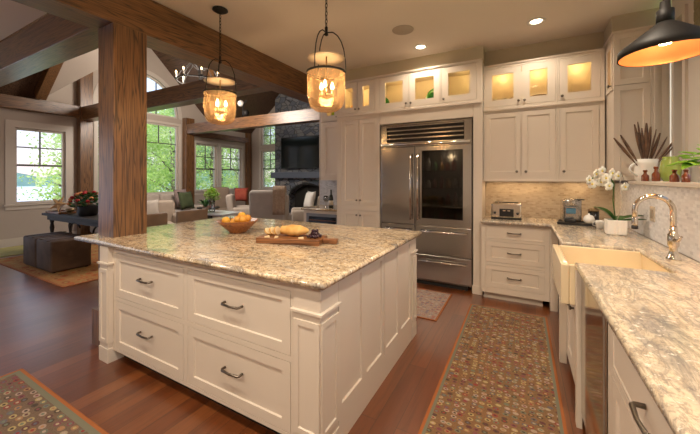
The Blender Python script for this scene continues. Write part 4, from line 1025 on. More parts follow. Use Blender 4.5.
b = MB(); b.lathe([(0, 0), (.026, 0), (.036, .05), (.036, .075), (.033, .075), (.032, .05), (0, .006)], 18, (.665, 3.86, ZT)); b.tube([(.63, 3.86, ZT+.065), (.61, 3.86, ZT+.05), (.608, 3.86, ZT+.03), (.636, 3.86, ZT+.02)], .004, 6); single(b, 'cup', white, 'small white cup on the counter behind the orchid pot', 'cup')

def leafblade(b, p, d, ln, wd, bend, n=7, droop=1., th=.003):
    p = Vector(p); d = Vector(d).normalized(); side = d.cross(Vector((0, 0, 1))).normalized(); pts = []
    for i in range(n+1):
        f = i/n; q = p+d*ln*f+Vector((0, 0, bend*math.sin(f*PI/2*droop)-bend*.9*f*f*droop)); w_ = wd*math.sin(PI*min(.97, .08+f*.9))**.8
        pts.append((b.v(q-side*w_+Vector((0, 0, w_*.25))), b.v(q-Vector((0, 0, th))), b.v(q+side*w_+Vector((0, 0, w_*.25))), b.v(q+Vector((0, 0, th*.5)))))
    for A, B in zip(pts, pts[1:]):
        for i in range(4): b.f([A[i], A[(i+1) % 4], B[(i+1) % 4], B[i]], True)
    b.f(list(pts[0])); b.f(list(pts[-1])[::-1])
t = thing('potted_orchid', 'white orchid in a ribbed white square pot on the counter by the sink', 'potted plant', (.715, 3.52, ZT))
ox, oy = .715, 3.52
b = MB(); n = 48
def sq(r, i):
    a = 2*PI*i/n; m_ = max(abs(math.cos(a)), abs(math.sin(a))); q = r/(m_**.75); q *= 1+(.018 if i % 2 else -.018); return (ox+q*math.cos(a), oy+q*math.sin(a))
rr = [(.0, 0), (.062, 0), (.070, .01), (.074, .125), (.068, .13), (.066, .11), (0, .11)]
rings = []
for (r, z) in rr:
    rings.append([b.v((ox, oy, ZT+z))] if r == 0 else [b.v((*sq(r, i), ZT+z)) for i in range(n)])
for A, B in zip(rings, rings[1:]):
    for i in range(n):
        j = (i+1) % n
        if len(A) == 1: b.f([A[0], B[i], B[j]])
        elif len(B) == 1: b.f([A[i], A[j], B[0]])
        else: b.f([A[i], A[j], B[j], B[i]])
b.build('pot', white, t)
b = MB(); b.cyl((ox, oy, ZT+.111), .060, .012, 18); b.build('moss', leafm, t)
RIG = Vector((.878, .478, 0)); FWD = Vector((-.478, .878, 0))
for dv, ln, bd in (((-.9, 0), .22, .20), ((1, -.1), .27, .12), ((.9, .5), .20, .05), ((-.5, .6), .16, .15), ((.7, -.7), .20, .02)):
    b = MB(); d = RIG*dv[0]+FWD*dv[1]; leafblade(b, (ox, oy, ZT+.115), d+Vector((0, 0, .55 if dv[0] < 0 else .15)), ln, .042, bd*.35); b.build('leaf', leafm, t)
def off(dx, dy, dz): return Vector((ox+dx, oy+dy, ZT+dz))
stem = [(ox, oy, ZT+.12), tuple(off(-0.02, -0.011, 0.299)), tuple(off(-0.012, -0.007, 0.438)), tuple(off(-0.051, -0.028, 0.516)), tuple(off(-0.119, -0.066, 0.534)), tuple(off(-0.196, -0.107, 0.473))]
b = MB(); b.tube(stem, .004, 6); b.build('flower_stem', leafm, t)
b = MB(); b.tube([(ox+.01, oy, ZT+.12), tuple(off(0.049, 0.026, 0.255)), tuple(off(0.034, 0.018, 0.429)), tuple(off(0.041, 0.022, 0.542)), tuple(off(0.079, 0.043, 0.438))], .0035, 6); b.build('flower_stem', twig, t)
random.seed(2)
for q, sp in enumerate(((-0.213, -0.173, 0.473), (-0.154, -0.107, 0.525), (-0.109, -0.049, 0.455), (-0.085, -0.104, 0.49), (-0.033, -0.041, 0.533), (0.021, 0.022, 0.508), (-0.115, -0.12, 0.55), (-0.184, -0.124, 0.438), (0.075, 0.051, 0.412), (-0.063, -0.092, 0.422))):
    c0 = off(*sp); b = MB(); toc = (-FWD+RIG*random.uniform(-.5, .5)+Vector((0, 0, -.1))).normalized()
    u = toc.cross(Vector((0, 0, 1))).normalized(); v_ = u.cross(toc)
    rr_ = .044
    for k_ in range(5):
        a = 2*PI*k_/5+PI/2; dd = u*math.cos(a)+v_*math.sin(a); ss = u*-math.sin(a)+v_*math.cos(a)
        P_ = [c0, c0+dd*rr_*.4+ss*rr_*.48+toc*.004, c0+dd*rr_*.85+ss*rr_*.34+toc*.003, c0+dd*rr_*.98+toc*.001, c0+dd*rr_*.85-ss*rr_*.34+toc*.003, c0+dd*rr_*.4-ss*rr_*.48+toc*.004]
        A = [b.v(p) for p in P_]; B = [b.v(p-toc*.003) for p in P_]; b.f(A, True); b.f(B[::-1], True)
        for i in range(6): b.f([A[i], A[(i+1) % 6], B[(i+1) % 6], B[i]])
    fl_ = b.build('flower', petal, t)
    b = MB(); b.ball(tuple(c0+toc*.006), .008, 8, 6); b.build('flower_center', petalc, fl_)
# faucet
t = thing('faucet', 'tall polished gooseneck faucet behind the farmhouse sink', 'faucet', (.80, 2.60, ZT))
b = MB(); b.lathe([(0, 0), (.034, 0), (.035, .006), (.026, .02), (.020, .045), (.020, .075), (.027, .085), (.027, .15), (.020, .16), (.016, .20), (0, .20)], 24, (.80, 2.60, ZT)); b.build('base', chrome, t)
pts = [(.80, 2.60, ZT+.19), (.80, 2.60, ZT+.295)]
for q in range(11):
    a = PI*q/10*1.02; pts.append((.715+.085*math.cos(a), 2.60+.03*(q/10), ZT+.295+.085*math.sin(a)))
pts.append((.630, 2.632, ZT+.245))
b = MB(); b.tube(pts, .015, 14); b.build('gooseneck', chrome, t)
b = MB(); b.lathe([(0, 0), (.015, 0), (.017, .01), (.016, .05), (.013, .06), (0, .06)], 14, (.630, 2.632, ZT+.188)); s_ = b.build('spray_head', chrome, t)
b = MB(); b.lathe([(0, 0), (.0175, 0), (.0175, .02), (0, .02)], 14, (.630, 2.632, ZT+.168)); b.build('nozzle', black, s_)
b = MB(); b.tube([(.80, 2.575, ZT+.12), (.80, 2.53, ZT+.125), (.80, 2.49, ZT+.155)], [.011, .008, .006], 10); b.build('lever', chrome, t)
t = thing('electrical_outlet', 'cream outlet plate on the marble mosaic splash behind the faucet', 'outlet', (.915, 3.36, 1.13))
b = MB(); b.box(.908, .9145, 3.31, 3.41, 1.07, 1.19, .002); b.build('plate', mat('outlet almond', (.50, .42, .33), .4), t)
b = MB(); b.box(.905, .908, 3.335, 3.385, 1.095, 1.165); b.build('socket', mat('outlet brown', (.30, .24, .18), .4), t)

# ================================================================== WINDOW SILL ITEMS
ZS = 1.3885
t = thing('pitcher', 'white pitcher holding dried brown leaves on the window sill', 'pitcher', (.975, 3.76, ZS))
px_, py_ = .975, 3.76
b = MB(); b.lathe([(0, 0), (.065, 0), (.078, .025), (.082, .08), (.080, .15), (.086, .195), (.082, .195), (.076, .15), (.078, .08), (0, .02)], 28, (px_, py_, ZS)); b.build('jug', white, t)
b = MB(); h = [(px_-.078*.878, py_-.078*.478, ZS+.175)]
for q in range(1, 8):
    a = PI*q/8; h.append((px_-(.078+.065*math.sin(a))*.878, py_-(.078+.065*math.sin(a))*.478, ZS+.175-.13*q/8))
h.append((px_-.078*.878, py_-.078*.478, ZS+.045)); b.tube(h, .009, 8); b.build('handle', white, t)
random.seed(4)
for q, (lx, tz, wv) in enumerate(((-.145, .40, .013), (-.115, .42, .012), (-.06, .50, .014), (-.035, .52, .016), (.0, .50, .015), (.015, .47, .014), (.05, .42, .011), (.035, .45, .012), (.09, .40, .013), (.13, .40, .010), (.17, .46, .012), (-.02, .46, .018))):
    base_ = Vector((px_, py_, ZS+.05)); tip = base_+RIG*lx*2.1+FWD*random.uniform(-.03, .0)+Vector((0, 0, tz-.03-abs(lx)*.25)); b = MB()
    pr = []
    n = 8; side = RIG*.9+FWD*random.uniform(-.4, .4)
    for i in range(n+1):
        f = i/n; p = base_.lerp(tip, f)+RIG*lx*.35*(f*f-f)*-1*.0; w_ = .004+1.0*wv*max(0, math.sin(PI*min(1, max(0, (f-.3)/.7))*.93))
        pr.append([b.v(p-side*w_), b.v(p-FWD*.003), b.v(p+side*w_), b.v(p+FWD*.003)])
    for A, B in zip(pr, pr[1:]):
        for i in range(4): b.f([A[i], A[(i+1) % 4], B[(i+1) % 4], B[i]], True)
    o = b.build('dried_leaf', feather); tag(o, 'long brown dried leaf standing in the white pitcher', 'dried leaf', 'dried leaves in the white pitcher')
for q, (x, y, h, r, lb) in enumerate(((.925, 3.58, .095, .026, 'small amber bottle in front of the white pitcher'), (.955, 3.44, .12, .026, 'taller amber bottle between the pitcher and the green vase'),
        (.95, 3.07, .088, .026, 'small amber bottle in front of the green vase'), (.95, 2.89, .085, .022, 'small amber bottle under the leafy houseplant'))):
    t = thing('amber_bottle', lb, 'bottle', (x, y, ZS), 0, 'amber bottles on the window sill')
    b = MB(); b.lathe([(0, 0), (r, 0), (r*1.02, .006), (r, h*.50), (r*.45, h*.66), (r*.42, h*.84), (0, h*.84)], 16, (x, y, ZS)); b.build('bottle', amber, t)
    b = MB(); b.lathe([(0, h*.84), (r*.42, h*.84), (r*.62, h*.87), (r*.55, h), (0, h)], 14, (x, y, ZS)); b.build('stopper', amber, t)
b = MB(); b.lathe([(0, 0), (.045, 0), (.062, .04), (.068, .10), (.060, .16), (.048, .185), (.052, .20), (.047, .20), (.043, .185), (.055, .16), (.062, .10), (0, .01)], 26, (1.06, 3.50, ZS)); single(b, 'green_vase', greenglass, 'rounded olive green glass vase on the window sill', 'vase')
t = thing('potted_houseplant', 'leafy bright green houseplant in a white pot at the right end of the sill', 'potted plant', (1.06, 3.0, ZS))
b = MB(); b.lathe([(0, 0), (.045, 0), (.062, .10), (.066, .10), (.066, .115), (.058, .115), (.055, .09), (0, .09)], 22, (1.06, 3.0, ZS)); b.build('pot', white, t)
random.seed(9)
def heartleaf(b, c, d, r):
    c = Vector(c); d = Vector(d).normalized(); s_ = d.cross(Vector((0, 0, 1))).normalized(); nn = s_.cross(d)
    O = [(0, -.1), (-.55, -.45), (-.95, .0), (-.85, .6), (-.4, 1.2), (0, 1.7), (.4, 1.2), (.85, .6), (.95, .0), (.55, -.45)]
    A = [b.v(c+s_*x*r+d*y*r+nn*(abs(x)*.25*r)) for x, y in O]; B = [b.v(c+s_*x*r+d*y*r+nn*(abs(x)*.25*r-.003)) for x, y in O]
    m1 = b.v(c+d*.6*r); m2 = b.v(c+d*.6*r-nn*.003)
    for i in range(len(O)):
        j = (i+1) % len(O); b.f([A[i], A[j], m1], True); b.f([B[j], B[i], m2], True); b.f([A[i], B[i], B[j], A[j]], True)
for q in range(16):
    a = q*2.4; rr_ = .05+.08*random.random(); z = ZS+.09+.15*random.random(); r3 = Vector((math.cos(a), math.sin(a), random.uniform(-.5, .3)))
    c0 = Vector((1.04+rr_*.6*math.cos(a), 2.98+rr_*.8*math.sin(a), z+.03))
    b = MB(); heartleaf(b, c0, r3, .042+.018*random.random()); lf = b.build('leaf', leafb, t)
    b = MB(); b.tube([(1.06, 3.0, ZS+.09), tuple(c0)], .002, 5); b.build('leaf_stalk', leafb, lf)
for q, (y0, y1) in enumerate(((1.25, 3.33),)):
    t = thing('roman_shade', 'folded olive fabric shade at the top of the kitchen window', 'window shade', (1.17, (y0+y1)/2, 2.5))
    shf = varied('olive woven shade', (.20, .17, .085), (.25, .21, .11), 30, .9)
    for k_ in range(4):
        b = MB(); b.rbox((1.155, (y0+y1)/2, 2.54+k_*.085), (.05, y1-y0, .10), .02); b.build('fold', shf, t)

# ================================================================== RUGS
def rug(name, x0, x1, y0, y1, fieldm, label, bands, th=.008):
    t = thing(name, label, 'rug', ((x0+x1)/2, (y0+y1)/2, 0))
    ins = 0
    for wd, m_, nm in bands:
        b = MB(); a0, a1, c0, c1 = x0+ins, x1-ins, y0+ins, y1-ins
        grid_wall_xy(b, a0, a1, c0, c1, wd, th); b.build(nm, m_, t); ins += wd
    b = MB(); b.box(x0+ins, x1-ins, y0+ins, y1-ins, .001, th); b.build('field', fieldm, t)
    return t
def grid_wall_xy(b, x0, x1, y0, y1, w_, th):
    b.box(x0, x1, y0, y0+w_, .001, th); b.box(x0, x1, y1-w_, y1, .001, th); b.box(x0, x0+w_, y0+w_, y1-w_, .001, th); b.box(x1-w_, x1, y0+w_, y1-w_, .001, th)
rug('runner_rug', -.505, .222, 1.15, 3.755, runnerm, 'long rust and brown oval patterned runner between the island and the sink', [(.018, borderO, 'binding'), (.018, borderG, 'band')])
rug('small_rug', -1.75, -.74, 3.14, 3.96, rugPale, 'pale patterned rug on the floor in front of the refrigerator', [(.02, borderO, 'binding')])
rug('patterned_rug', -3.25, -1.2, -.60, .895, rugGrey, 'oval patterned rug in the bottom left corner of the picture', [(.02, borderO, 'binding'), (.032, borderG, 'band')])
rug('area_rug', -7.95, -5.18, 1.80, 3.35, rugOr, 'orange patterned area rug beneath the leather ottomans', [(.03, borderO, 'binding')])
b = MB(); b.box(-9.15, -8.15, 1.55, 2.65, .001, .01); single(b, 'green_mat', matgreen, 'yellow green mat on the floor by the left wall', 'rug')

# ================================================================== DINING / LIVING FURNITURE
# leather ottomans
def ottoman(x0, x1, y0, y1, label):
    t = thing('leather_ottoman', label, 'ottoman', ((x0+x1)/2, (y0+y1)/2, .0), 0, 'leather ottomans on the area rug')
    b = MB(); b.rbox(((x0+x1)/2, (y0+y1)/2, .25), (x1-x0, y1-y0, .46), .03); b.build('cushion', leather, t)
    b = MB()
    for f in (.28, .72):
        xx = x0+(x1-x0)*f; b.box(xx-.02, xx+.02, y0-.004, y1+.004, .475, .486)
    for f in (.0,): b.tube([(x0+.02, y0+.02, .465), (x1-.02, y0+.02, .465), (x1-.02, y1-.02, .465), (x0+.02, y1-.02, .465)], .007, 6, closed=True)
    b.build('strap', leather, t)
    for (x, y) in ((x0+.05, y0+.05), (x1-.05, y0+.05), (x0+.05, y1-.05), (x1-.05, y1-.05)):
        b = MB(); b.cyl((x, y, .0085), .02, .02, 10); b.build('foot', dwood, t)
ottoman(-7.10, -6.60, 1.96, 2.46, 'brown leather ottoman nearer the lake window'); ottoman(-6.57, -6.03, 1.96, 2.46, 'brown leather ottoman closer to the kitchen island')
# dark console table with scrolled legs
t = thing('console_table', 'dark console table with scrolled legs beneath the lake window', 'table', (-6.95, 2.72, 0))
b = MB(); b.box(-8.05, -5.75, 2.48, 2.96, .70, .745, .008); b.build('tabletop', dwood, t)
b = MB(); b.box(-7.95, -5.85, 2.53, 2.91, .62, .699); b.build('apron', dwood, t)
for x in (-7.88, -5.92):
    for y in (2.58, 2.86):
        b = MB(); b.lathe([(0, 0), (.03, 0), (.035, .05), (.022, .10), (.034, .2), (.022, .34), (.036, .46), (.024, .54), (.04, .619), (0, .619)], 14, (x, y, .0085)); b.build('leg', dwood, t)
for x in (-7.3, -6.4):
    b = MB(); pts = [(x+.22*math.cos(a), 2.72, .43+.15*math.sin(a)) for a in [PI*2*q/18*.8+.5 for q in range(19)]]; b.tube(pts, .016, 8); b.build('scroll', iron, t)
ZTb = .7455
t = thing('flower_planter', 'dark planter of red and peach flowers on the console table', 'flowers', (-6.80, 2.72, ZTb))
b = MB(); b.lathe([(0, 0), (.12, 0), (.14, .03), (.155, .17), (.15, .18), (.13, .15), (0, .15)], 22, (-6.80, 2.72, ZTb)); b.build('planter', iron, t)
random.seed(21)
b = MB()
for q in range(150):
    a = random.uniform(0, 2*PI); el = random.uniform(-.1, 1.4); r = .18+.08*random.random()
    c0 = Vector((-6.80+r*1.15*math.cos(a)*math.cos(el), 2.72+r*math.sin(a)*math.cos(el), ZTb+.18+r*.9*math.sin(el)))
    heartleaf(b, c0, (math.cos(a), math.sin(a), .5), .035)
b.build('foliage', leafm, t)
for q in range(26):
    a = random.uniform(0, 2*PI); el = random.uniform(.1, 1.4); r = .26
    c0 = (-6.80+r*1.15*math.cos(a)*math.cos(el), 2.72+r*math.sin(a)*math.cos(el), ZTb+.18+r*.95*math.sin(el))
    b = MB()
    b.ball(c0, .034, 8, 6, (1, 1, .8)); b.build('blossom', peachp if (q % 3 == 0) else redp, t)
b = MB(); n = 10; V = [(.19 if i % 2 == 0 else .065) for i in range(n)]
for sgn in (1,):
    top = b.v((0, 0, .03)); bot = b.v((0, 0, -.02)); rim = [b.v((V[i]*math.cos(2*PI*i/n), V[i]*math.sin(2*PI*i/n), 0)) for i in range(n)]
    for i in range(n): b.f([rim[i], rim[(i+1) % n], top]); b.f([rim[(i+1) % n], rim[i], bot])
o = b.build('starfish', varied('dried starfish', (.48, .27, .11), (.6, .38, .18), 20, .8)); o.location = (-7.78, 2.64, ZTb+.17); o.rotation_euler = (1.2, 0, .5); tag(o, 'tan starfish leaning in the tray on the console table', 'starfish')
b = MB(); b.box(-8.0, -7.42, 2.52, 2.78, ZTb, ZTb+.012); b.box(-8.0, -7.42, 2.52, 2.53, ZTb+.012, ZTb+.035); b.box(-8.0, -7.42, 2.77, 2.78, ZTb+.012, ZTb+.035); b.box(-8.0, -7.99, 2.53, 2.77, ZTb+.012, ZTb+.035); b.box(-7.43, -7.42, 2.53, 2.77, ZTb+.012, ZTb+.035)
single(b, 'wooden_tray', mwood, 'shallow wooden tray holding the starfish and branches', 'tray')
random.seed(6); b = MB()
for q in range(9):
    a = random.uniform(-1.2, 1.2); p0 = Vector((-7.90, 2.70, ZTb+.02)); pts = [p0]
    for k_ in range(4): pts.append(pts[-1]+Vector((math.sin(a)*.07+random.uniform(-.03, .03)-.01, random.uniform(-.03, .03), .06)))
    b.tube([tuple(p) for p in pts], [.013, .011, .009, .007, .004], 5)
o = b.build('dry_branches', twig); tag(o, 'pale dry branches standing left of the starfish', 'branches')
b = MB(); b.lathe([(0, 0), (.05, 0), (.02, .02), (.06, .05), (.075, .10), (.07, .10), (.05, .05), (0, .03)], 16, (-7.34, 2.66, ZTb)); single(b, 'small_goblet', brass, 'small metal goblet beside the planter on the console table', 'goblet')

# bar stools on the left side of the island
def stool(x, y, label):
    t = thing('counter_stool', label, 'stool', (x, y, 0), 0, 'upholstered stools at the island')
    b = MB(); b.rbox((x, y, .62), (.42, .42, .09), .03); b.build('seat', taupe, t)
    b = MB(); b.rbox((x-.20, y, .83), (.055, .43, .34), .022); b.build('backrest', varied('tan leather back', (.20, .125, .075), (.24, .155, .095), 6, .6), t)
    for sx in (-1, 1):
        for sy in (-1, 1):
            b = MB(); b.tube([(x+sx*.19, y+sy*.19, 0), (x+sx*.17, y+sy*.17, .58)], [.016, .02], 8); b.build('leg', dwood, t)
    b = MB(); P4 = [(x-.18, y-.18, .2), (x+.18, y-.18, .2), (x+.18, y+.18, .2), (x-.18, y+.18, .2)]; b.tube(P4, .011, 6, closed=True); b.build('footrest', dwood, t)
stool(-3.55, 2.07, 'tan backed counter stool nearer the timber post'); stool(-3.55, 2.62, 'tan backed counter stool farther from the timber post')

wingf = varied('pale grey upholstery', (.43, .39, .36), (.48, .44, .40), 9, .9, .2)
def armchair(name, label, cat, x, y, rz, m, w_=.8, d_=.8, hb=.95, seat=.45, cush=None, wing=False, group=None):
    t = thing(name, label, cat, (x, y, 0), rz, group)    # local: faces -y
    b = MB(); b.rbox((0, .02, .24), (w_-.04, d_-.1, .24), .04); b.build('base', m, t)
    b = MB(); b.rbox((0, -.04, seat-.04), (w_-.30, d_-.2, .15), .05); b.build('seat_cushion', cush or m, t)
    b = MB(); b.m = Matrix.Translation((0, d_/2-.10, 0)) @ Matrix.Rotation(-.12, 4, 'X'); b.rbox((0, 0, (hb+.15)/2), (w_-(.04 if wing else .12), .17, hb-.15), .075, 5); b.build('backrest', m, t)
    for s_ in (-1, 1):
        b = MB(); b.rbox((s_*(w_/2-.07), -.02, .44), (.14, d_-.12, .40), .065, 5); b.build('armrest', m, t)
        if wing:
            b = MB(); b.rbox((s_*(w_/2-.05), d_/2-.22, .82), (.08, .26, .48), .038, 4); b.build('wing', m, t)
    for sx in (-1, 1):
        for sy in (-1, 1):
            b = MB(); b.cyl((sx*(w_/2-.09), sy*(d_/2-.12), .001), .022, .125, 10, .03); b.build('leg', dwood, t)
    return t
# sofa along the left wall
t = thing('sofa', 'long cream sofa beneath the arched window', 'sofa', (-8.40, 4.75, 0))
b = MB(); b.rbox((-8.40, 4.75, .25), (.95, 2.25, .26), .05); b.build('base', offwhite, t)
for y in (4.07, 4.75, 5.43):
    b = MB(); b.rbox((-8.30, y, .45), (.78, .67, .17), .06); b.build('seat_cushion', offwhite, t)
    b = MB(); b.rbox((-8.74, y, .75), (.22, .67, .46), .08, 5); b.build('back_cushion', offwhite, t)
for y in (3.64, 5.86):
    b = MB(); b.rbox((-8.40, y, .38), (.95, .16, .52), .07, 5); b.build('armrest', offwhite, t)
for x in (-8.82, -7.98):
    for y in (3.72, 5.78): b = MB(); b.cyl((x, y, 0), .025, .12, 10); b.build('leg', dwood, t)
def cushion(label, m, x, y, z, rz, tilt, s=.46):
    b = MB(); b.pillow((0, 0, 0), s, s, .15, 8); o = b.build('throw_pillow', m); o.location = (x, y, z); o.rotation_euler = (tilt, 0, rz); tag(o, label, 'pillow'); return o
cushion('olive green throw pillow on the cream sofa', greenf, -8.02, 5.42, .80, PI/2+.25, -.28, .50)
cushion('mauve throw pillow behind the olive pillow on the sofa', mauvef, -8.42, 5.55, .86, PI/2+.3, -.3, .50)
armchair('tub_chair', 'beige rounded armchair between the timber post and the sofa', 'armchair', -6.55, 3.85, 1.2, linen, .8, .75, .93)
cushion('pale beige pillow on the rounded armchair', offwhite, -6.70, 3.70, .76, 1.4, -.3, .42)
armchair('wooden_armchair', 'tall upholstered armchair before the paired windows', 'armchair', -8.15, 6.72, 1.1, taupe, .68, .66, 1.12, wing=False)
armchair('white_armchair', 'white armchair with red pillow beside the paired windows', 'armchair', -6.6, 6.2, 2.3, offwhite, .80, .78, .98)
cushion('rust red pillow between the paired windows and white armchair', redf, -7.25, 6.62, .92, .5, -.2, .42)
armchair('wing_chair', 'tall pale grey wing chair seen from behind with a throw blanket', 'armchair', -4.62, 5.05, PI+.55, wingf, .76, .78, 1.18, wing=True)
armchair('white_armchair', 'white armchair in front of the fireplace right of the wing chair', 'armchair', -4.78, 6.45, -.9, offwhite, .84, .80, .95)
cushion('pale square pillow leaning on the armchair by the fireplace', white, -4.66, 6.45, .86, -.5, -.25, .46)
# throw blanket over the wing chair (hangs over the right side of its back)
o = None
b = MB(); n = 10
Mw = Matrix.Translation((-4.62, 5.05, 0)) @ Matrix.Rotation(PI+.55, 4, 'Z')
prof = [(.27, .93), (.285, 1.08), (.305, 1.185), (.40, 1.24), (.495, 1.23), (.545, 1.16), (.53, 1.0), (.51, .85), (.495, .70)]
G = [[b.v(Mw @ Vector((-.36+.24*i/n+.008*math.sin(j), y+(.008*math.sin(i*1.9) if j > 3 else 0)+.030, z))) for i in range(n+1)] for j, (y, z) in enumerate(prof)]
for A, B in zip(G, G[1:]):
    for i in range(n): b.f([A[i], A[i+1], B[i+1], B[i]], True)
o = b.build('throw_blanket', tanwool, recalc=True); md = o.modifiers.new('solid', 'SOLIDIFY'); md.thickness = .018; md.offset = 1; tag(o, 'tan throw blanket draped over the back of the wing chair', 'blanket')
# sofa table with bouquet
t = thing('sofa_table', 'pale topped table with flowers behind the island', 'table', (-5.25, 4.2, 0))
b = MB(); b.box(-5.72, -4.75, 3.90, 4.42, .715, .75, .006); b.build('tabletop', mat('pale stone top', (.55, .56, .58), .2), t)
for x in (-5.65, -4.82):
    for y in (3.97, 4.35): b = MB(); b.box(x-.03, x+.03, y-.03, y+.03, 0, .714); b.build('leg', dwood, t)
t = thing('flower_bouquet', 'pale green hydrangea bouquet in a clear glass vase', 'flowers', (-5.30, 4.12, .7505))
b = MB(); b.lathe([(0, 0), (.05, 0), (.055, .02), (.05, .18), (.062, .22), (.058, .22), (.046, .18), (0, .02)], 18, (-5.30, 4.12, .7505)); b.build('vase', tumbler, t)
random.seed(8)
for q in range(8):
    a = q*2.4; r = .075 if q else 0; c0 = (-5.30+r*math.cos(a)*1.2, 4.12+r*math.sin(a), 1.10+.05*math.sin(q*1.7)); b = MB()
    for k_ in range(60):
        v_ = Vector((random.gauss(0, 1), random.gauss(0, 1), random.gauss(0, 1))).normalized(); heartleaf(b, Vector(c0)+v_*.062, v_+Vector((.3, .1, .5)), .016)
    b.build('blossom', leafb if q % 2 else mat('hydrangea petals', (.50, .66, .20), .6), t)
b = MB()
for q in range(6): b.tube([(-5.30, 4.12, .78), (-5.30+.05*math.cos(q), 4.12+.05*math.sin(q), 1.06)], .004, 5)
b.build('stems', leafm, t)
t = thing('small_fern', 'small dark green potted fern left of the bouquet', 'potted plant', (-5.52, 4.14, .7505))
b = MB(); b.lathe([(0, 0), (.05, 0), (.065, .09), (.06, .09), (0, .08)], 16, (-5.52, 4.14, .7505)); b.build('pot', taupe, t)
for q in range(18):
    a = q*2.4; b = MB(); leafblade(b, (-5.52, 4.14, .83), (math.cos(a), math.sin(a), .9+.5*math.sin(q)), .20, .022, .04); b.build('frond', leafm, t)
# side table with books near the paired windows
t = thing('side_table', 'small dark side table between the two white armchairs', 'table', (-7.35, 5.6, 0))
b = MB(); b.cyl((-7.35, 5.6, .60), .28, .03, 24); b.build('tabletop', dwood, t)
b = MB(); b.lathe([(0, 0), (.18, 0), (.17, .02), (.03, .05), (.025, .3), (.04, .5), (.08, .599), (0, .599)], 16, (-7.35, 5.6, 0)); b.build('pedestal', dwood, t)
for q, (m_, lb) in enumerate(((redf, 'thick red book at the bottom on the small side table'), (linen, 'beige book lying on top of the red book'))):
    b = MB(); b.box(-7.45, -7.23, 5.52, 5.68, .6305+q*.0405, .6305+.04+q*.0405, .002); single(b, 'book', m_, lb, 'book')
# chandelier
t = thing('chandelier', 'black iron chandelier with candle bulbs hanging behind the middle tie beam', 'chandelier', (-6.1, 4.45, 3.4))
cx, cy = -6.1, 4.45
b = MB(); b.tube([(cx, cy, 5.19), (cx, cy, 3.9)], .012, 8); b.build('rod', iron, t)
b = MB(); b.lathe([(0, 3.95), (.04, 3.93), (.02, 3.85), (.05, 3.7), (.03, 3.5), (.06, 3.42), (0, 3.36)], 14, (cx, cy, 0)); b.tube([(cx+.46*math.cos(a), cy+.46*math.sin(a), 3.48) for a in [2*PI*q/28 for q in range(28)]], .014, 8, closed=True); b.build('hoop', iron, t)
for q in range(8):
    a = 2*PI*q/8+.2; ex, ey = cx+.46*math.cos(a), cy+.46*math.sin(a)
    b = MB(); pts = [(cx+.03*math.cos(a), cy+.03*math.sin(a), 3.72), (cx+.2*math.cos(a), cy+.2*math.sin(a), 3.86), (cx+.38*math.cos(a), cy+.38*math.sin(a), 3.66), (ex, ey, 3.495)]; b.tube(pts, .010, 6); b.lathe([(0, 0), (.035, .0), (.04, .012), (0, .012)], 12, (ex, ey, 3.495)); ar = b.build('arm', iron, t)
    b = MB(); b.cyl((ex, ey, 3.507), .017, .10, 10); b.build('candle', white, ar)
    b = MB(); b.lathe([(0, 0), (.014, .01), (.018, .03), (.008, .055), (0, .065)], 10, (ex, ey, 3.607)); b.build('bulb', flamem, ar)
lamp('chandelier_lamp', 'POINT', (cx, cy, 3.30), 320, (1, .88, .76), t, .5)
t = thing('beam_spotlight', 'small black spotlight with white lens on the farthest tie beam', 'spotlight', (-6.75, 6.22, 3.051))
b = MB(); b.cyl((-6.75, 6.22, 3.051), .06, .02, 14); b.tube([(-6.75, 6.22, 3.07), (-6.72, 6.22, 3.40)], .02, 8); b.tube([(-6.72, 6.22, 3.40), (-6.60, 6.22, 3.52)], .016, 8); b.build('stand', iron, t)
b = MB(); b.ball((-6.80, 6.20, 3.46), .085, 14, 9); b.build('lens', white, t)
b = MB(); b.lathe([(0, 0), (.07, .0), (.09, .1), (.05, .16), (0, .16)], 14, (-6.62, 6.22, 3.10)); b.build('housing', iron, t)

# ================================================================== OUTDOORS
w = MB(); w.box(-26, -9.6, 5.2, 30, -1.4, -1.3); w.box(-13.5, -9.6, -10, 5.2, -1.4, -1.3); w.box(-9.6, 1.35, 9.2, 30, -1.4, -1.3); w.box(1.4, 18, -10, 14, -1.4, -1.3); struct(w, 'ground', grassm)
w = MB(); w.box(-190, -26.1, 5.1, 160, -1.7, -1.6); w.box(-190, -13.6, -60, 5.1, -1.7, -1.6); struct(w, 'lake', lakem)
random.seed(31)
b = MB(); n = 60; pr = None
for i in range(n+1):
    y = -60+220*i/n; h = 5+3*math.sin(i*.37)+1.6*math.sin(i*.9+1)+random.uniform(-.4, .4)
    P_ = [b.v((-150, y, -1.6)), b.v((-165, y, h*.7)), b.v((-180, y, h)), b.v((-190, y, -1.6))]
    if pr:
        for q in range(3): b.f([pr[q], P_[q], P_[q+1], pr[q+1]], True)
    pr = P_
o = struct(b, 'hill', hillm)
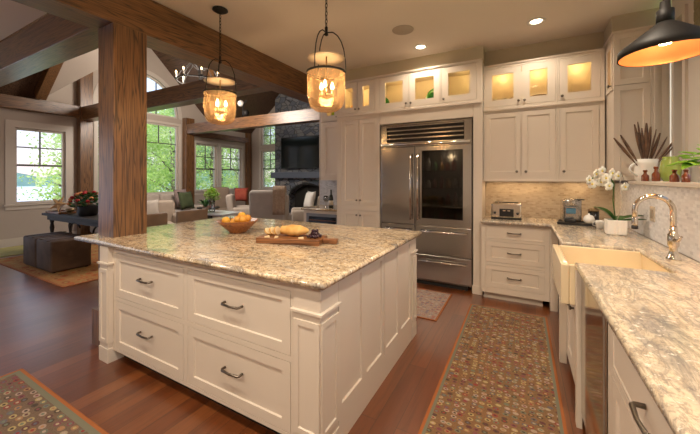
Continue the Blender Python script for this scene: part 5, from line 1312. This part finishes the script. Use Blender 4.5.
def tree(x, y, h, cr, m_, label, seed, nl=5200, low=.25, group='leafy trees outside the windows'):
    random.seed(seed)
    t = thing('leafy_tree', label, 'tree', (x, y, -1.3), 0, group)
    b = MB(); b.tube([(x, y, -1.3), (x+.1, y+.05, h*.3), (x-.05, y, h*.75)], [.10, .07, .03], 8)
    for q in range(7):
        a = random.uniform(0, 2*PI); z = h*random.uniform(.15, .6); b.tube([(x, y, z), (x+cr*.5*math.cos(a), y+cr*.5*math.sin(a), z+h*.12), (x+cr*.85*math.cos(a), y+cr*.85*math.sin(a), z+h*.16)], [.05, .03, .012], 5)
    b.build('trunk', bark, t)
    vs, fs = [], []
    cl = []
    for q in range(42):
        f = random.random(); z = -1.3+(h+1.3)*(low+(1-low)*f); rr_ = cr*(math.sin(PI*min(.95, .12+f*.85))**.7)*random.random()**.5; a = random.uniform(0, 2*PI); cl.append((x+rr_*math.cos(a), y+rr_*math.sin(a), z, random.uniform(.35, .8)))
    for q in range(nl):
        c0 = random.choice(cl); v_ = Vector((random.gauss(0, 1), random.gauss(0, 1), random.gauss(0, .7)))*c0[3]*.6
        p = Vector(c0[:3])+v_; s_ = random.uniform(.035, .075); u_ = Vector((random.gauss(0, 1), random.gauss(0, 1), random.gauss(0, 1))).normalized(); w_ = u_.cross(Vector((random.gauss(0, 1), random.gauss(0, 1), .2))).normalized()
        i = len(vs); vs += [p-u_*s_, p+w_*s_*.5, p+u_*s_, p-w_*s_*.5]; fs.append((i, i+1, i+2, i+3))
    me = bpy.data.meshes.new('foliage'); off = Vector((x, y, -1.3)); me.from_pydata([tuple(v-off) for v in vs], [], fs); me.materials.append(m_)
    o = bpy.data.objects.new('foliage', me); COL.objects.link(o); o.parent = t
tl = [(-13.2, 4.85, 3.0, .62, tleafA, 'slender tree right of the lake view beyond the left window', 1), (-15, 7.9, 4.4, 1.7, tleafA, 'leafy tree outside the arched window, nearer the lake window', 2),
      (-13.5, 8.4, 4.6, 1.7, tleafA, 'leafy tree outside the centre of the arched window', 3), (-16, 10.2, 5.4, 2.2, tleafB, 'taller darker tree behind the arched window trees', 4),
      (-13.5, 10.4, 7, 1.9, tleafA, 'leafy tree outside the left paired window', 5), (-16, 13.0, 8, 2.5, tleafB, 'dark leafy tree far outside the paired windows', 6),
      (-13.2, 12.6, 6.5, 1.9, tleafA, 'leafy tree outside the right paired window', 7), (-12.0, 13.6, 7, 1.8, tleafB, 'leafy tree beyond the far room corner', 8),
      (-10.2, 13.2, 7.5, 1.9, tleafA, 'leafy tree outside the tall window beside the chimney', 9), (-11.5, 16.5, 9, 2.6, tleafB, 'tall tree behind the one by the chimney window', 10),
      (-17.5, 3.2, 1.4, .9, tleafB, 'low bush at the lake shore beyond the left window', 12), (-19, 9.4, 5, 1.8, tleafB, 'tree at the lake shore behind the arched window', 13)]
tl += [(-23, 11.5, 7.5, 2.6, tleafB, 'tree of the far treeline behind the arched window', 41), (-23, 15.5, 10, 2.7, tleafA, 'tree of the far treeline left of the paired windows', 42), (-22, 18, 11, 2.8, tleafB, 'tree of the far treeline behind the paired windows', 43),
      (-18, 20.5, 11, 2.6, tleafA, 'tree of the far treeline right of the paired windows', 44), (-14, 21.5, 11, 2.6, tleafB, 'tree of the far treeline behind the chimney window', 45), (-17.5, 15.5, 8, 2.2, tleafA, 'bushy tree between the paired windows and the treeline', 46), (-18.5, 12.4, 6.2, 2.2, tleafA, 'bushy tree behind the arched window in the middle distance', 47)]
for a in tl: tree(*a, **({'nl': 9000, 'low': .12} if a[0] <= -15 and a[2] > 4 else {}))
tree(4.5, 7.5, 4.5, 1.5, tleafA, 'leafy tree outside the narrow kitchen window', 14, 1600)
